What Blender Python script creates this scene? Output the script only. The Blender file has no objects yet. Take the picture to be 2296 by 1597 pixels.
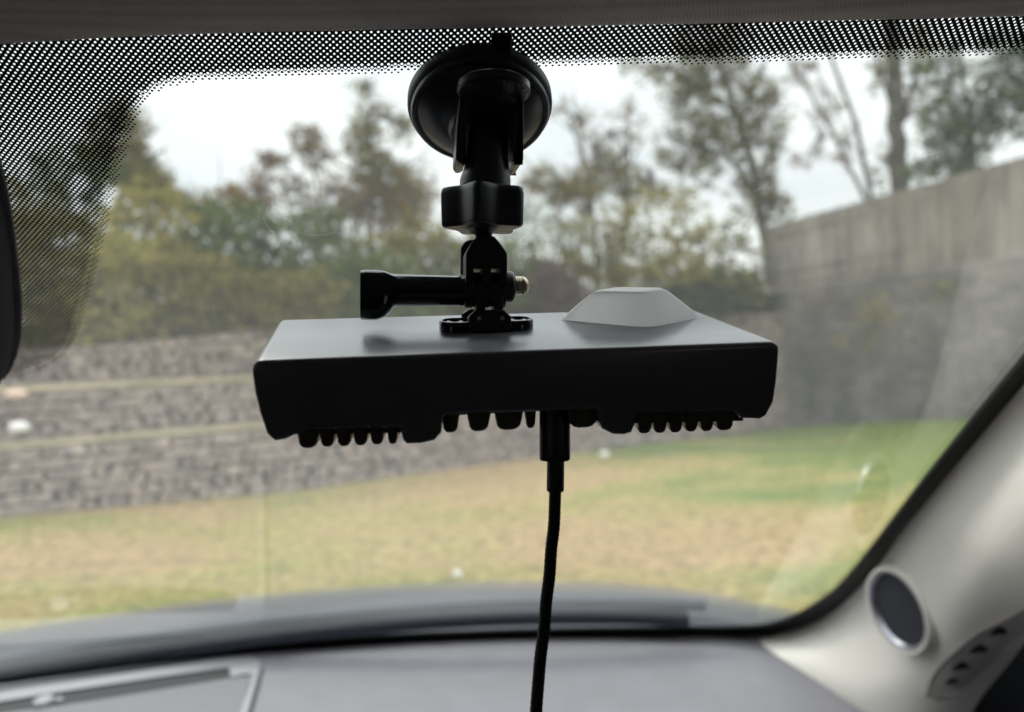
import bpy, bmesh, random
from math import *
from mathutils import Vector as V, Matrix, noise as mnoise
random.seed(11)
SC = bpy.context.scene
COL = SC.collection

# ------------------------------------------------------------------ camera
F, CX, CY = 1702.0, 1148.0, 798.5            # focal length and centre in photo pixels (2296 wide view)
YAW, PITCH, ROLL = radians(11), radians(4), radians(2.1)
EYE = V((0, 0, 1.40))
fw = V((sin(YAW)*cos(PITCH), cos(YAW)*cos(PITCH), -sin(PITCH)))
r0 = V((cos(YAW), -sin(YAW), 0)); u0 = r0.cross(fw)
rt = r0*cos(ROLL) - u0*sin(ROLL); up = u0*cos(ROLL) + r0*sin(ROLL)
cd = bpy.data.cameras.new('camera'); cam = bpy.data.objects.new('camera', cd); COL.objects.link(cam)
m = Matrix((rt, up, -fw)).transposed().to_4x4(); m.translation = EYE
cam.matrix_world = m
cd.sensor_width = 36; cd.lens = 36*F/2296; cd.clip_start = .01; cd.clip_end = 2000
cd.dof.use_dof = True; cd.dof.focus_distance = .262; cd.dof.aperture_fstop = cd.lens/3.5
SC.camera = cam

# ------------------------------------------------------------------ world: bright overcast sky
SUN_EL, SUN_AZ = radians(48), radians(-25)
w = bpy.data.worlds.new('World'); SC.world = w; w.use_nodes = True
nt = w.node_tree; N = nt.nodes; L = nt.links; N.clear()
out = N.new('ShaderNodeOutputWorld'); bg = N.new('ShaderNodeBackground'); bg.inputs[1].default_value = .1
sky = N.new('ShaderNodeTexSky'); sky.sky_type = 'NISHITA'; sky.sun_disc = False
sky.sun_elevation = SUN_EL; sky.sun_rotation = SUN_AZ
tc = N.new('ShaderNodeTexCoord'); nz = N.new('ShaderNodeTexNoise'); nz.inputs['Scale'].default_value = 3.2
nz.inputs['Detail'].default_value = 4; nz.inputs['Roughness'].default_value = .5
mp = N.new('ShaderNodeMapping'); mp.inputs['Scale'].default_value = (1, 1, 2.6)
cr = N.new('ShaderNodeValToRGB'); cr.color_ramp.elements[0].position = .36; cr.color_ramp.elements[1].position = .66
cr.color_ramp.elements[0].color = (5.2, 5.45, 5.55, 1); cr.color_ramp.elements[1].color = (6.9, 7.0, 6.95, 1)
mx = N.new('ShaderNodeMix'); mx.data_type = 'RGBA'; mx.inputs[0].default_value = .93
L.new(tc.outputs['Generated'], mp.inputs[0]); L.new(mp.outputs[0], nz.inputs['Vector']); L.new(nz.outputs['Fac'], cr.inputs[0])
L.new(sky.outputs[0], mx.inputs[6]); L.new(cr.outputs[0], mx.inputs[7]); # overcast dome: brighter overhead than near the skyline
sp = N.new('ShaderNodeSeparateXYZ'); zr = N.new('ShaderNodeMapRange'); zr.inputs[1].default_value = .12; zr.inputs[2].default_value = .95
zr.inputs[3].default_value = 1.0; zr.inputs[4].default_value = 3.5
vm = N.new('ShaderNodeVectorMath'); vm.operation = 'SCALE'
L.new(tc.outputs['Generated'], sp.inputs[0]); L.new(sp.outputs[2], zr.inputs[0]); L.new(mx.outputs[2], vm.inputs[0]); L.new(zr.outputs[0], vm.inputs['Scale']); hz = N.new('ShaderNodeMapRange'); hz.inputs[1].default_value = .02; hz.inputs[2].default_value = .24; hz.inputs[3].default_value = 1.5; hz.inputs[4].default_value = 1.0
v2 = N.new('ShaderNodeVectorMath'); v2.operation = 'SCALE'; L.new(sp.outputs[2], hz.inputs[0]); L.new(vm.outputs[0], v2.inputs[0]); L.new(hz.outputs[0], v2.inputs['Scale']); L.new(v2.outputs[0], bg.inputs[0]); L.new(bg.outputs[0], out.inputs[0])
sd = bpy.data.lights.new('sun', 'SUN'); sd.energy = 1.1; sd.angle = radians(14); sd.color = (1, .95, .87)
so = bpy.data.objects.new('sun', sd); COL.objects.link(so)
so.rotation_euler = V((sin(SUN_AZ)*cos(SUN_EL), cos(SUN_AZ)*cos(SUN_EL), sin(SUN_EL))).to_track_quat('Z', 'Y').to_euler()
SC.view_settings.view_transform = 'Standard'; SC.view_settings.look = 'None'
SC.view_settings.exposure = 0.54; SC.view_settings.gamma = 1
SC.cycles.sample_clamp_indirect = 6; SC.cycles.transparent_max_bounces = 12; SC.cycles.max_bounces = 8

# ------------------------------------------------------------------ pixel <-> place
def ray(px, py): return fw + rt*((px-CX)/F) - up*((py-CY)/F)
def P(px, py, d): return EYE + ray(px, py)*d
def on_plane(px, py, o, n):
    R = ray(px, py); return EYE + R*((o-EYE).dot(n)/R.dot(n))
def proj(p):
    q = p-EYE; d = q.dot(fw); return (CX + F*q.dot(rt)/d, CY - F*q.dot(up)/d, d)

# ------------------------------------------------------------------ materials
def mat(name, col, rough=.6, metal=0, spec=.5, col2=None, nscale=8, bump=0, bscale=None, ior=None, coat=0, detail=4, lo=.38, hi=.62):
    m = bpy.data.materials.new(name); m.use_nodes = True; n = m.node_tree.nodes; l = m.node_tree.links
    b = n['Principled BSDF']; b.inputs['Base Color'].default_value = (*col, 1)
    b.inputs['Roughness'].default_value = rough; b.inputs['Metallic'].default_value = metal
    b.inputs['Specular IOR Level'].default_value = spec; b.inputs['Coat Weight'].default_value = coat
    if ior: b.inputs['IOR'].default_value = ior
    t = n.new('ShaderNodeTexCoord')
    if col2:
        z = n.new('ShaderNodeTexNoise'); z.inputs['Scale'].default_value = nscale; z.inputs['Detail'].default_value = detail
        r = n.new('ShaderNodeValToRGB'); r.color_ramp.elements[0].position = lo; r.color_ramp.elements[1].position = hi
        r.color_ramp.elements[0].color = (*col, 1); r.color_ramp.elements[1].color = (*col2, 1)
        l.new(t.outputs['Object'], z.inputs['Vector']); l.new(z.outputs['Fac'], r.inputs[0]); l.new(r.outputs[0], b.inputs['Base Color'])
    if bump:
        z = n.new('ShaderNodeTexNoise'); z.inputs['Scale'].default_value = bscale or nscale*4; z.inputs['Detail'].default_value = 3
        bp = n.new('ShaderNodeBump'); bp.inputs['Strength'].default_value = bump; bp.inputs['Distance'].default_value = .3/(bscale or nscale*4)
        l.new(t.outputs['Object'], z.inputs['Vector']); l.new(z.outputs['Fac'], bp.inputs['Height']); l.new(bp.outputs[0], b.inputs['Normal'])
    return m

def fabric(name, col, dark, scale, rough=.9):
    m = bpy.data.materials.new(name); m.use_nodes = True; n = m.node_tree.nodes; l = m.node_tree.links
    b = n['Principled BSDF']; b.inputs['Roughness'].default_value = rough; b.inputs['Specular IOR Level'].default_value = .15
    t = n.new('ShaderNodeTexCoord'); mp = n.new('ShaderNodeMapping'); mp.inputs['Rotation'].default_value = (0, 0, .5)
    v = n.new('ShaderNodeTexVoronoi'); v.inputs['Scale'].default_value = scale; v.inputs['Randomness'].default_value = .12
    r = n.new('ShaderNodeValToRGB'); r.color_ramp.elements[0].position = .12; r.color_ramp.elements[1].position = .42
    r.color_ramp.elements[0].color = (*dark, 1); r.color_ramp.elements[1].color = (*col, 1)
    bp = n.new('ShaderNodeBump'); bp.inputs['Strength'].default_value = .35; bp.inputs['Distance'].default_value = .0004
    l.new(t.outputs['Object'], mp.inputs[0]); l.new(mp.outputs[0], v.inputs['Vector']); l.new(v.outputs['Distance'], r.inputs[0])
    l.new(r.outputs[0], b.inputs['Base Color']); l.new(v.outputs['Distance'], bp.inputs['Height']); l.new(bp.outputs[0], b.inputs['Normal'])
    return m

def leafmat(name, cols, trans=.48):
    m = bpy.data.materials.new(name); m.use_nodes = True; n = m.node_tree.nodes; l = m.node_tree.links; n.clear()
    o = n.new('ShaderNodeOutputMaterial'); g = n.new('ShaderNodeNewGeometry'); r = n.new('ShaderNodeValToRGB')
    r.color_ramp.interpolation = 'LINEAR'
    while len(r.color_ramp.elements) < len(cols): r.color_ramp.elements.new(.5)
    for i, c in enumerate(cols):
        r.color_ramp.elements[i].position = i/(len(cols)-1); r.color_ramp.elements[i].color = (*c, 1)
    d = n.new('ShaderNodeBsdfDiffuse'); t = n.new('ShaderNodeBsdfTranslucent'); x = n.new('ShaderNodeMixShader'); x.inputs[0].default_value = trans
    l.new(g.outputs['Random Per Island'], r.inputs[0]); l.new(r.outputs[0], d.inputs[0]); l.new(r.outputs[0], t.inputs[0])
    l.new(d.outputs[0], x.inputs[1]); l.new(t.outputs[0], x.inputs[2]); l.new(x.outputs[0], o.inputs[0])
    return m

def islandmat(name, cols, rough=.85, bump=.4, bscale=30, nz=6, st=(1, 1, 1), c0=.55, c1=1.4):
    m = bpy.data.materials.new(name); m.use_nodes = True; n = m.node_tree.nodes; l = m.node_tree.links
    b = n['Principled BSDF']; b.inputs['Roughness'].default_value = rough; b.inputs['Specular IOR Level'].default_value = .2
    g = n.new('ShaderNodeNewGeometry'); r = n.new('ShaderNodeValToRGB')
    while len(r.color_ramp.elements) < len(cols): r.color_ramp.elements.new(.5)
    for i, c in enumerate(cols):
        r.color_ramp.elements[i].position = i/(len(cols)-1); r.color_ramp.elements[i].color = (*c, 1)
    t = n.new('ShaderNodeTexCoord'); z = n.new('ShaderNodeTexNoise'); z.inputs['Scale'].default_value = nz; z.inputs['Detail'].default_value = 5
    mr = n.new('ShaderNodeMapRange'); mr.inputs[1].default_value = .25; mr.inputs[2].default_value = .75; mr.inputs[3].default_value = c0; mr.inputs[4].default_value = c1
    mp = n.new('ShaderNodeMapping'); mp.inputs['Scale'].default_value = st
    mx = n.new('ShaderNodeMix'); mx.data_type = 'RGBA'; mx.blend_type = 'MULTIPLY'; mx.inputs[0].default_value = 1
    l.new(g.outputs['Random Per Island'], r.inputs[0]); l.new(t.outputs['Object'], mp.inputs[0]); l.new(mp.outputs[0], z.inputs['Vector']); l.new(z.outputs['Fac'], mr.inputs[0])
    l.new(r.outputs[0], mx.inputs[6]); l.new(mr.outputs[0], mx.inputs[7]); l.new(mx.outputs[2], b.inputs['Base Color'])
    z2 = n.new('ShaderNodeTexNoise'); z2.inputs['Scale'].default_value = bscale; bp = n.new('ShaderNodeBump')
    bp.inputs['Strength'].default_value = bump; bp.inputs['Distance'].default_value = .01
    l.new(t.outputs['Object'], z2.inputs['Vector']); l.new(z2.outputs['Fac'], bp.inputs['Height']); l.new(bp.outputs[0], b.inputs['Normal'])
    return m

def glassmat(name):
    m = bpy.data.materials.new(name); m.use_nodes = True; n = m.node_tree.nodes; l = m.node_tree.links; n.clear()
    o = n.new('ShaderNodeOutputMaterial'); lw = n.new('ShaderNodeLayerWeight'); lw.inputs[0].default_value = .5
    pw = n.new('ShaderNodeMath'); pw.operation = 'POWER'; pw.inputs[1].default_value = 5; l.new(lw.outputs['Facing'], pw.inputs[0])
    fr = n.new('ShaderNodeMath'); fr.operation = 'MULTIPLY_ADD'; fr.inputs[1].default_value = .89; fr.inputs[2].default_value = .11; l.new(pw.outputs[0], fr.inputs[0])
    tr = n.new('ShaderNodeBsdfTransparent'); tr.inputs[0].default_value = (.90, .93, .91, 1)
    gl = n.new('ShaderNodeBsdfGlossy'); gl.inputs['Roughness'].default_value = .0
    x = n.new('ShaderNodeMixShader'); l.new(fr.outputs[0], x.inputs[0]); l.new(tr.outputs[0], x.inputs[1]); l.new(gl.outputs[0], x.inputs[2])
    du = n.new('ShaderNodeBsdfTranslucent'); du.inputs[0].default_value = (.93, .96, .95, 1)        # dust film on the glass, white added for the veil of glare
    t = n.new('ShaderNodeTexCoord'); z = n.new('ShaderNodeTexNoise'); z.inputs['Scale'].default_value = 5; z.inputs['Detail'].default_value = 6
    mr = n.new('ShaderNodeMapRange'); mr.inputs[3].default_value = .018; mr.inputs[4].default_value = .042
    y = n.new('ShaderNodeMixShader'); l.new(t.outputs['Object'], z.inputs['Vector']); l.new(z.outputs['Fac'], mr.inputs[0]); l.new(mr.outputs[0], y.inputs[0])
    l.new(x.outputs[0], y.inputs[1]); l.new(du.outputs[0], y.inputs[2]); l.new(y.outputs[0], o.inputs[0])
    return m

M = {}
M['glass'] = glassmat('dusty glare-veiled windshield glass')
M['frit'] = mat('black ceramic frit', (.006, .005, .009), .75, spec=.2)
M['rubber'] = mat('black rubber', (.018, .020, .025), .5, spec=.35, bump=.1, bscale=900)
M['plastic'] = mat('satin black plastic', (.020, .022, .029), .38, spec=.45, bump=.12, bscale=2500)
M['cupplastic'] = mat('smooth black plastic', (.026, .027, .033), .3, spec=.5, bump=.05, bscale=1500)
M['gloss'] = mat('glossy black plastic', (.012, .013, .018), .12, spec=.6, bump=.04, bscale=400)
M['case'] = mat('charcoal device plastic', (.12, .127, .145), .27, spec=.75, bump=.35, bscale=3200, ior=1.6)
M['dome'] = mat('grey antenna dome plastic', (.74, .74, .74), .28, spec=.5, bump=.3, bscale=3000, col2=(.78, .78, .78), nscale=300)
def domemat():
    m = M['dome']; n = m.node_tree.nodes; l = m.node_tree.links; o = n['Material Output']; b = n['Principled BSDF']
    t = n.new('ShaderNodeBsdfTranslucent'); t.inputs[0].default_value = (.90, .90, .90, 1); x = n.new('ShaderNodeMixShader'); x.inputs[0].default_value = .55
    l.new(b.outputs[0], x.inputs[1]); l.new(t.outputs[0], x.inputs[2]); l.new(x.outputs[0], o.inputs[0])
domemat()
M['heat'] = mat('heat sink with lawn glint tint', (.085, .082, .06), .32, spec=.5)  # olive tone puts the lawn's reflected light into the black fins
M['brass'] = mat('brass bolt', (.46, .40, .30), .28, metal=1, bump=.2, bscale=1200)
M['cable'] = mat('black braided cable', (.014, .014, .016), .6, spec=.25, bump=.6, bscale=1800)
M['headliner'] = fabric('headliner knit', (.64, .58, .55), (.28, .25, .25), 900)
M['pillar'] = fabric('pillar knit', (.78, .745, .69), (.70, .67, .62), 700)
M['dash'] = mat('grey dashboard skin', (.18, .174, .192), .6, spec=.4, bump=.12, bscale=900, col2=(.192, .186, .205), nscale=30)
M['dashlight'] = mat('pale grille frame', (.27, .265, .28), .5, spec=.5)
M['dashdark'] = mat('grille shadow gap plastic', (.035, .035, .038), .8)
M['mesh'] = fabric('speaker mesh', (.19, .185, .195), (.09, .09, .095), 420, .6)
M['grille'] = fabric('dark speaker mesh', (.045, .045, .055), (.015, .015, .02), 520, .6)
M['chrome'] = mat('satin chrome', (.50, .50, .56), .34, metal=1)
M['cabin'] = mat('black cabin trim', (.022, .023, .028), .85, spec=.15)
M['trimdark'] = mat('shade-toned trim plastic', (.42, .40, .38), .7, spec=.2)  # vent takes the pillar's colour, darkened for the shade it sits in
M['hood'] = mat('dark metallic car paint', (.12, .135, .16), .32, metal=.25, spec=.6, coat=.3, bump=.03, bscale=40)
M['cowl'] = mat('dark blue-grey cowl plastic', (.022, .028, .044), .42, spec=.4, bump=.1, bscale=60)
M['wiper'] = mat('wiper rubber and steel', (.07, .08, .095), .35, spec=.5)
M['soil'] = mat('soil', (.14, .11, .08), .95, col2=(.22, .18, .14), nscale=3, bump=.5, bscale=12)
M['stone'] = islandmat('rough grey stone', [(.25, .20, .17), (.29, .235, .20), (.34, .28, .24), (.27, .225, .195), (.39, .32, .27)], nz=9)
M['stone2'] = islandmat('flat grey stone', [(.14, .128, .12), (.175, .16, .148), (.21, .19, .175), (.155, .143, .134)], nz=1.2)
M['board'] = islandmat('weathered fence boards', [(.17, .145, .125), (.19, .165, .14), (.23, .20, .16), (.19, .17, .155), (.22, .19, .15), (.16, .137, .12)], nz=2.2, st=(1, 1, .35), c0=.35, c1=1.7)
M['bark'] = mat('grey bark', (.07, .06, .05), .9, col2=(.17, .15, .125), nscale=9, bump=.6, bscale=20)
M['white'] = mat('white scrap', (.8, .8, .78), .6)
M['pinks'] = mat('pale sandstone', (.62, .45, .36), .8)
GL = {'olive': [(.07, .075, .02), (.19, .17, .045), (.30, .25, .085), (.11, .12, .035)],
      'green': [(.04, .062, .02), (.095, .13, .04), (.19, .22, .065), (.06, .085, .035)],
      'dark': [(.018, .035, .02), (.04, .07, .035), (.09, .13, .05), (.03, .05, .032)],
      'yellow': [(.14, .14, .04), (.34, .31, .09), (.42, .35, .13), (.20, .21, .06)],
      'brown': [(.11, .07, .035), (.26, .17, .075), (.17, .13, .06), (.32, .22, .09)],
      'purple': [(.08, .055, .055), (.15, .10, .095), (.10, .085, .07), (.19, .15, .12)]}
for k, c in GL.items(): M['leaf_'+k] = leafmat('leaves '+k, c)

def lawnmat():
    m = bpy.data.materials.new('patchy lawn'); m.use_nodes = True; n = m.node_tree.nodes; l = m.node_tree.links
    b = n['Principled BSDF']; b.inputs['Roughness'].default_value = .95; b.inputs['Specular IOR Level'].default_value = .1
    t = n.new('ShaderNodeTexCoord'); mp = n.new('ShaderNodeMapping'); mp.inputs['Scale'].default_value = (.55, 1, 1); mp.inputs['Rotation'].default_value = (0, 0, .5)
    a = n.new('ShaderNodeTexNoise'); a.inputs['Scale'].default_value = .75; a.inputs['Detail'].default_value = 5; a.inputs['Roughness'].default_value = .62
    ra = n.new('ShaderNodeValToRGB'); e = ra.color_ramp.elements
    e[0].position = .36; e[0].color = (.135, .175, .042, 1); e[1].position = .62; e[1].color = (.33, .235, .115, 1)
    x = e.new(.47); x.color = (.26, .23, .078, 1)
    c = n.new('ShaderNodeTexNoise'); c.inputs['Scale'].default_value = 14; c.inputs['Detail'].default_value = 4
    mr = n.new('ShaderNodeMapRange'); mr.inputs[1].default_value = .3; mr.inputs[2].default_value = .7; mr.inputs[3].default_value = .6; mr.inputs[4].default_value = 1.4
    mx = n.new('ShaderNodeMix'); mx.data_type = 'RGBA'; mx.blend_type = 'MULTIPLY'; mx.inputs[0].default_value = 1
    l.new(t.outputs['Object'], mp.inputs[0]); l.new(mp.outputs[0], a.inputs['Vector']); l.new(t.outputs['Object'], c.inputs['Vector'])
    # greener towards the far right-hand side of the lawn
    sx = n.new('ShaderNodeSeparateXYZ'); l.new(t.outputs['Object'], sx.inputs[0])
    gx = n.new('ShaderNodeMapRange'); gx.inputs[1].default_value = 1.2; gx.inputs[2].default_value = 7; gx.inputs[3].default_value = .04; gx.inputs[4].default_value = -.24
    ad = n.new('ShaderNodeMath'); ad.operation = 'ADD'
    l.new(sx.outputs[0], gx.inputs[0]); l.new(gx.outputs[0], ad.inputs[0]); l.new(a.outputs['Fac'], ad.inputs[1]); l.new(ad.outputs[0], ra.inputs[0])
    l.new(c.outputs['Fac'], mr.inputs[0]); l.new(ra.outputs[0], mx.inputs[6]); l.new(mr.outputs[0], mx.inputs[7]); l.new(mx.outputs[2], b.inputs['Base Color'])
    bp = n.new('ShaderNodeBump'); bp.inputs['Distance'].default_value = .05; bp.inputs['Strength'].default_value = .6
    l.new(c.outputs['Fac'], bp.inputs['Height']); l.new(bp.outputs[0], b.inputs['Normal'])
    return m
M['lawn'] = lawnmat()

# ------------------------------------------------------------------ mesh helpers
class MB:
    def __init__(s): s.v = []; s.f = []
    def add(s, vs, fs):
        o = len(s.v); s.v += [V(x) for x in vs]; s.f += [tuple(i+o for i in f) for f in fs]
    def loft(s, secs, closed=True, cap=True):
        n = len(secs[0]); vs = [p for q in secs for p in q]; fs = []
        for i in range(len(secs)-1):
            for j in range(n if closed else n-1):
                k = (j+1) % n; fs.append((i*n+j, i*n+k, (i+1)*n+k, (i+1)*n+j))
        if cap and closed: fs += [tuple(range(n))[::-1], tuple(range((len(secs)-1)*n, len(secs)*n))]
        s.add(vs, fs)
    def box(s, o, x, y, z):          # centre and three half vectors
        s.add([o+a*x+b*y+c*z for a in (-1, 1) for b in (-1, 1) for c in (-1, 1)],
              [(0, 1, 3, 2), (4, 6, 7, 5), (0, 4, 5, 1), (2, 3, 7, 6), (0, 2, 6, 4), (1, 5, 7, 3)])
    def lathe(s, o, axis, prof, seg=48, ref=None, cap=True):     # prof: (t along axis, radius)
        a = axis.normalized(); e1 = (ref or (V((0, 0, 1)) if abs(a.z) < .9 else V((1, 0, 0)))); e1 = (e1-a*e1.dot(a)).normalized(); e2 = a.cross(e1)
        s.loft([[o+a*t+(e1*cos(2*pi*k/seg)+e2*sin(2*pi*k/seg))*max(r, 1e-6) for k in range(seg)] for t, r in prof], True, cap)
    def tube(s, pts, rad, seg=10):
        if not hasattr(rad, '__len__'): rad = [rad]*len(pts)
        secs = []; pe = None
        for i, p in enumerate(pts):
            t = (pts[min(i+1, len(pts)-1)]-pts[max(i-1, 0)]).normalized()
            e1 = (pe - t*pe.dot(t)).normalized() if pe else t.orthogonal().normalized()
            pe = e1; e2 = t.cross(e1)
            secs.append([p+(e1*cos(2*pi*k/seg)+e2*sin(2*pi*k/seg))*rad[i] for k in range(seg)])
        s.loft(secs)

def tag(o, label=None, cat=None, group=None, kind=None):
    if label: o['label'] = label
    if cat: o['category'] = cat
    if group: o['group'] = group
    if kind: o['kind'] = kind
    return o
ORG = {}
def empty(name, loc, label=None, cat=None, group=None, parent=None):
    o = bpy.data.objects.new(name, None); COL.objects.link(o); o.empty_display_size = .05
    o.location = loc; ORG[o.name] = V(loc); return tag(o, label, cat, group)
def obj(name, mb, material, parent=None, smooth=True, bevel=0, seg=2, sub=0, flip=False, solid=0, ang=35):
    base = ORG[parent.name] if parent else None
    if base is None:
        xs = [p.x for p in mb.v]; ys_ = [p.y for p in mb.v]; zs = [p.z for p in mb.v]
        base = V(((min(xs)+max(xs))/2, (min(ys_)+max(ys_))/2, min(zs)))
    me = bpy.data.meshes.new(name); me.from_pydata([tuple(p-base) for p in mb.v], [], mb.f); me.update()
    bm = bmesh.new(); bm.from_mesh(me)
    if not flip: bmesh.ops.recalc_face_normals(bm, faces=bm.faces)
    bm.to_mesh(me); bm.free()
    me.materials.append(M[material] if isinstance(material, str) else material)
    o = bpy.data.objects.new(name, me); COL.objects.link(o)
    if parent: o.parent = parent; ORG[o.name] = base
    else: o.location = base; ORG[o.name] = base
    if smooth:
        for p in me.polygons: p.use_smooth = True
    if solid: md = o.modifiers.new('s', 'SOLIDIFY'); md.thickness = solid; md.offset = 0
    if bevel:
        md = o.modifiers.new('b', 'BEVEL'); md.width = bevel; md.segments = seg; md.limit_method = 'ANGLE'; md.angle_limit = radians(ang)
        md.harden_normals = False
    if sub: md = o.modifiers.new('u', 'SUBSURF'); md.levels = sub; md.render_levels = sub
    if smooth:
        try: me.set_sharp_from_angle(angle=radians(38))
        except Exception: pass
    return o

def cmr(ps, t):      # Catmull-Rom through a list, t in 0..1
    n = len(ps)-1; x = min(max(t, 0), 1)*n; i = min(int(x), n-1); u = x-i
    a, b, c, d = ps[max(i-1, 0)], ps[i], ps[i+1], ps[min(i+2, n)]
    if i == 0: a = b*2-c
    if i+1 == n: d = c*2-b
    return (b*2 + (c-a)*u + (a*2-b*5+c*4-d)*u*u + (b*3-a-c*3+d)*u**3)*.5
def patch(mb, grid, nu, nv):       # smooth surface through a grid of points
    rows = [[cmr(r, j/nv) for j in range(nv+1)] for r in grid]
    pts = []
    for i in range(nu+1):
        pts.append([cmr([r[j] for r in rows], i/nu) for j in range(nv+1)])
    mb.loft(pts, closed=False); return pts

# ------------------------------------------------------------------ windshield surface
XC, KX = -.36, .20
CUP = P(1076, 226, .272)
def ys(x, z):
    t = CUP.z - z
    return CUP.y + 1.66*t - .32*t*t - KX*((x-XC)**2 - (CUP.x-XC)**2)
def hit(px, py, off=0.):
    R = ray(px, py); lo, hi = .05, 3.
    for _ in range(50):
        mid = (lo+hi)/2; q = EYE+R*mid
        if q.y-ys(q.x, q.z) > 0: hi = mid
        else: lo = mid
    q = EYE+R*lo
    return q + gnorm(q.x, q.z)*off if off else q
def gnorm(x, z):       # points into the cabin
    t = CUP.z-z; dydz = -(1.66-.64*t); dydx = -2*KX*(x-XC)
    return V((dydx, -1, dydz)).normalized()
def spt(x, z, off=0.):
    return V((x, ys(x, z), z)) + gnorm(x, z)*off

car = empty('car', (0, 0, 0), 'car cabin seen from the passenger seat, with windshield, grey dashboard and pale pillar trim', 'car')
mb = MB()
zt, zb = 1.40+.105, 1.40-.515
mb.loft([[spt(-1.08+1.75*i/50, zt+(zb-zt)*j/30) for i in range(51)] for j in range(31)], closed=False)
wind = obj('windshield', mb, 'glass', car)

# dotted shade band: arc-length coordinate v down the glass
VT = []; zz = zt; vv = 0; prev = V((0, ys(0, zt), zt))
while zz > zb:
    VT.append((vv, zz)); zz -= .0005; q = V((0, ys(0, zz), zz)); vv += (q-prev).length; prev = q
VS = [a for a, _ in VT]
import bisect
def z_of(v):
    i = min(max(bisect.bisect(VS, v)-1, 0), len(VT)-2); a, za = VT[i]; b, z2 = VT[i+1]; return za+(z2-za)*(v-a)/(b-a)
def v_of(z):
    i = min(max(int((zt-z)/.0005), 0), len(VT)-2); a, za = VT[i]; b, z2 = VT[i+1]; return a+(z-za)/(z2-za)*(b-a)
bp = [(3200, 78), (2700, 100), (2296, 118), (1800, 134), (1240, 146), (950, 157), (700, 167), (560, 173), (440, 180), (372, 192), (335, 216), (312, 250), (292, 310),
      (273, 370), (256, 430), (241, 500), (224, 570), (206, 640), (190, 700), (172, 755), (146, 795), (105, 822), (50, 842), (0, 852), (-60, 856), (-300, 872), (-500, 880), (-640, 800)]
BP = []
for a, b in bp:
    q = hit(a, b); BP.append((q.x, v_of(q.z)))
poly = BP + [(BP[-1][0], 0), (BP[0][0], 0)]
def sdist(x, v):
    d = 1e9
    for (x1, y1), (x2, y2) in zip(BP, BP[1:]):
        dx, dy = x2-x1, y2-y1; t = min(max(((x-x1)*dx+(v-y1)*dy)/(dx*dx+dy*dy), 0), 1)
        d = min(d, hypot(x-x1-t*dx, v-y1-t*dy))
    ins = False; n = len(poly)
    for i in range(n):
        (x1, y1), (x2, y2) = poly[i], poly[(i+1) % n]
        if (y1 > v) != (y2 > v) and x < (x2-x1)*(v-y1)/(y2-y1)+x1: ins = not ins
    return d if ins else -d
mb = MB(); PX, PH = .0022, .00119; K = 12
x0_, x1_ = hit(-220, 880).x, hit(2420, 80).x
ny = int(.30/PH); XHL = hit(330, 100).x
for j in range(ny):
    v = .001+j*PH
    for i in range(int((x1_-x0_)/PX)):
        x = x0_+(i+(.5 if j % 2 else 0))*PX
        if v > .06 and x > hit(420, 300).x: continue
        s = sdist(x, v)
        if s < -.0001: continue
        if s > .0024:
            R = (.00037 if s > .0042 else .00049)+min(max(v-.05, 0), .12)*.0022
            if v < .0045 or (v < .0105 and x < XHL): R = 0.00002
            A = []; B = []
            for k in range(K):
                a = 2*pi*k/K; c_, s_ = cos(a), sin(a); q = 1/(abs(c_)/(PX/2)+abs(s_)/PH)
                A.append(spt(x+q*c_, z_of(v+q*s_), .0006)); B.append(spt(x+R*c_, z_of(v+R*1.05*s_), .0006))
            mb.loft([A, B], cap=False)
        else:
            R = .00040+.07*max(s, 0)
            mb.add([spt(x+R*cos(2*pi*k/K), z_of(v+R*sin(2*pi*k/K)), .0006) for k in range(K)], [tuple(range(K))])
me_frit = obj('shade_band', mb, 'frit', wind, smooth=False, flip=True)
tag(me_frit, 'black dotted shade band printed along the top of the glass')

# black border along the base and the pillar side
outer = [(-420, 1600), (-200, 1562), (0, 1527), (386, 1470), (700, 1440), (1148, 1420), (1500, 1416), (1660, 1418), (1760, 1414), (1850, 1379), (1935, 1303), (2100, 1090), (2296, 850), (2600, 490), (2900, 150)]
inner = [(-420, 1588), (-200, 1550), (0, 1516), (386, 1459), (700, 1428), (1148, 1408), (1500, 1402), (1645, 1400), (1735, 1391), (1822, 1352), (1905, 1280), (2075, 1060), (2262, 828), (2560, 470), (2860, 130)]
def dens(pl, n=8):
    ps = [V((a, b, 0)) for a, b in pl]; N_ = (len(ps)-1)*n
    return [cmr(ps, i/N_) for i in range(N_+1)]
OU, IN = dens(outer), dens(inner)
mb = MB(); mb.loft([[hit(q.x, q.y, .0045) for q in IN], [hit(q.x, q.y, .001) for q in IN], [hit(q.x+12, q.y+14, .001) for q in OU], [hit(q.x+12, q.y+14, .0045) for q in OU]], closed=False)
obj('glass_border', mb, mat('black glass border', (.008, .009, .009), .6, spec=.3), wind)

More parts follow.
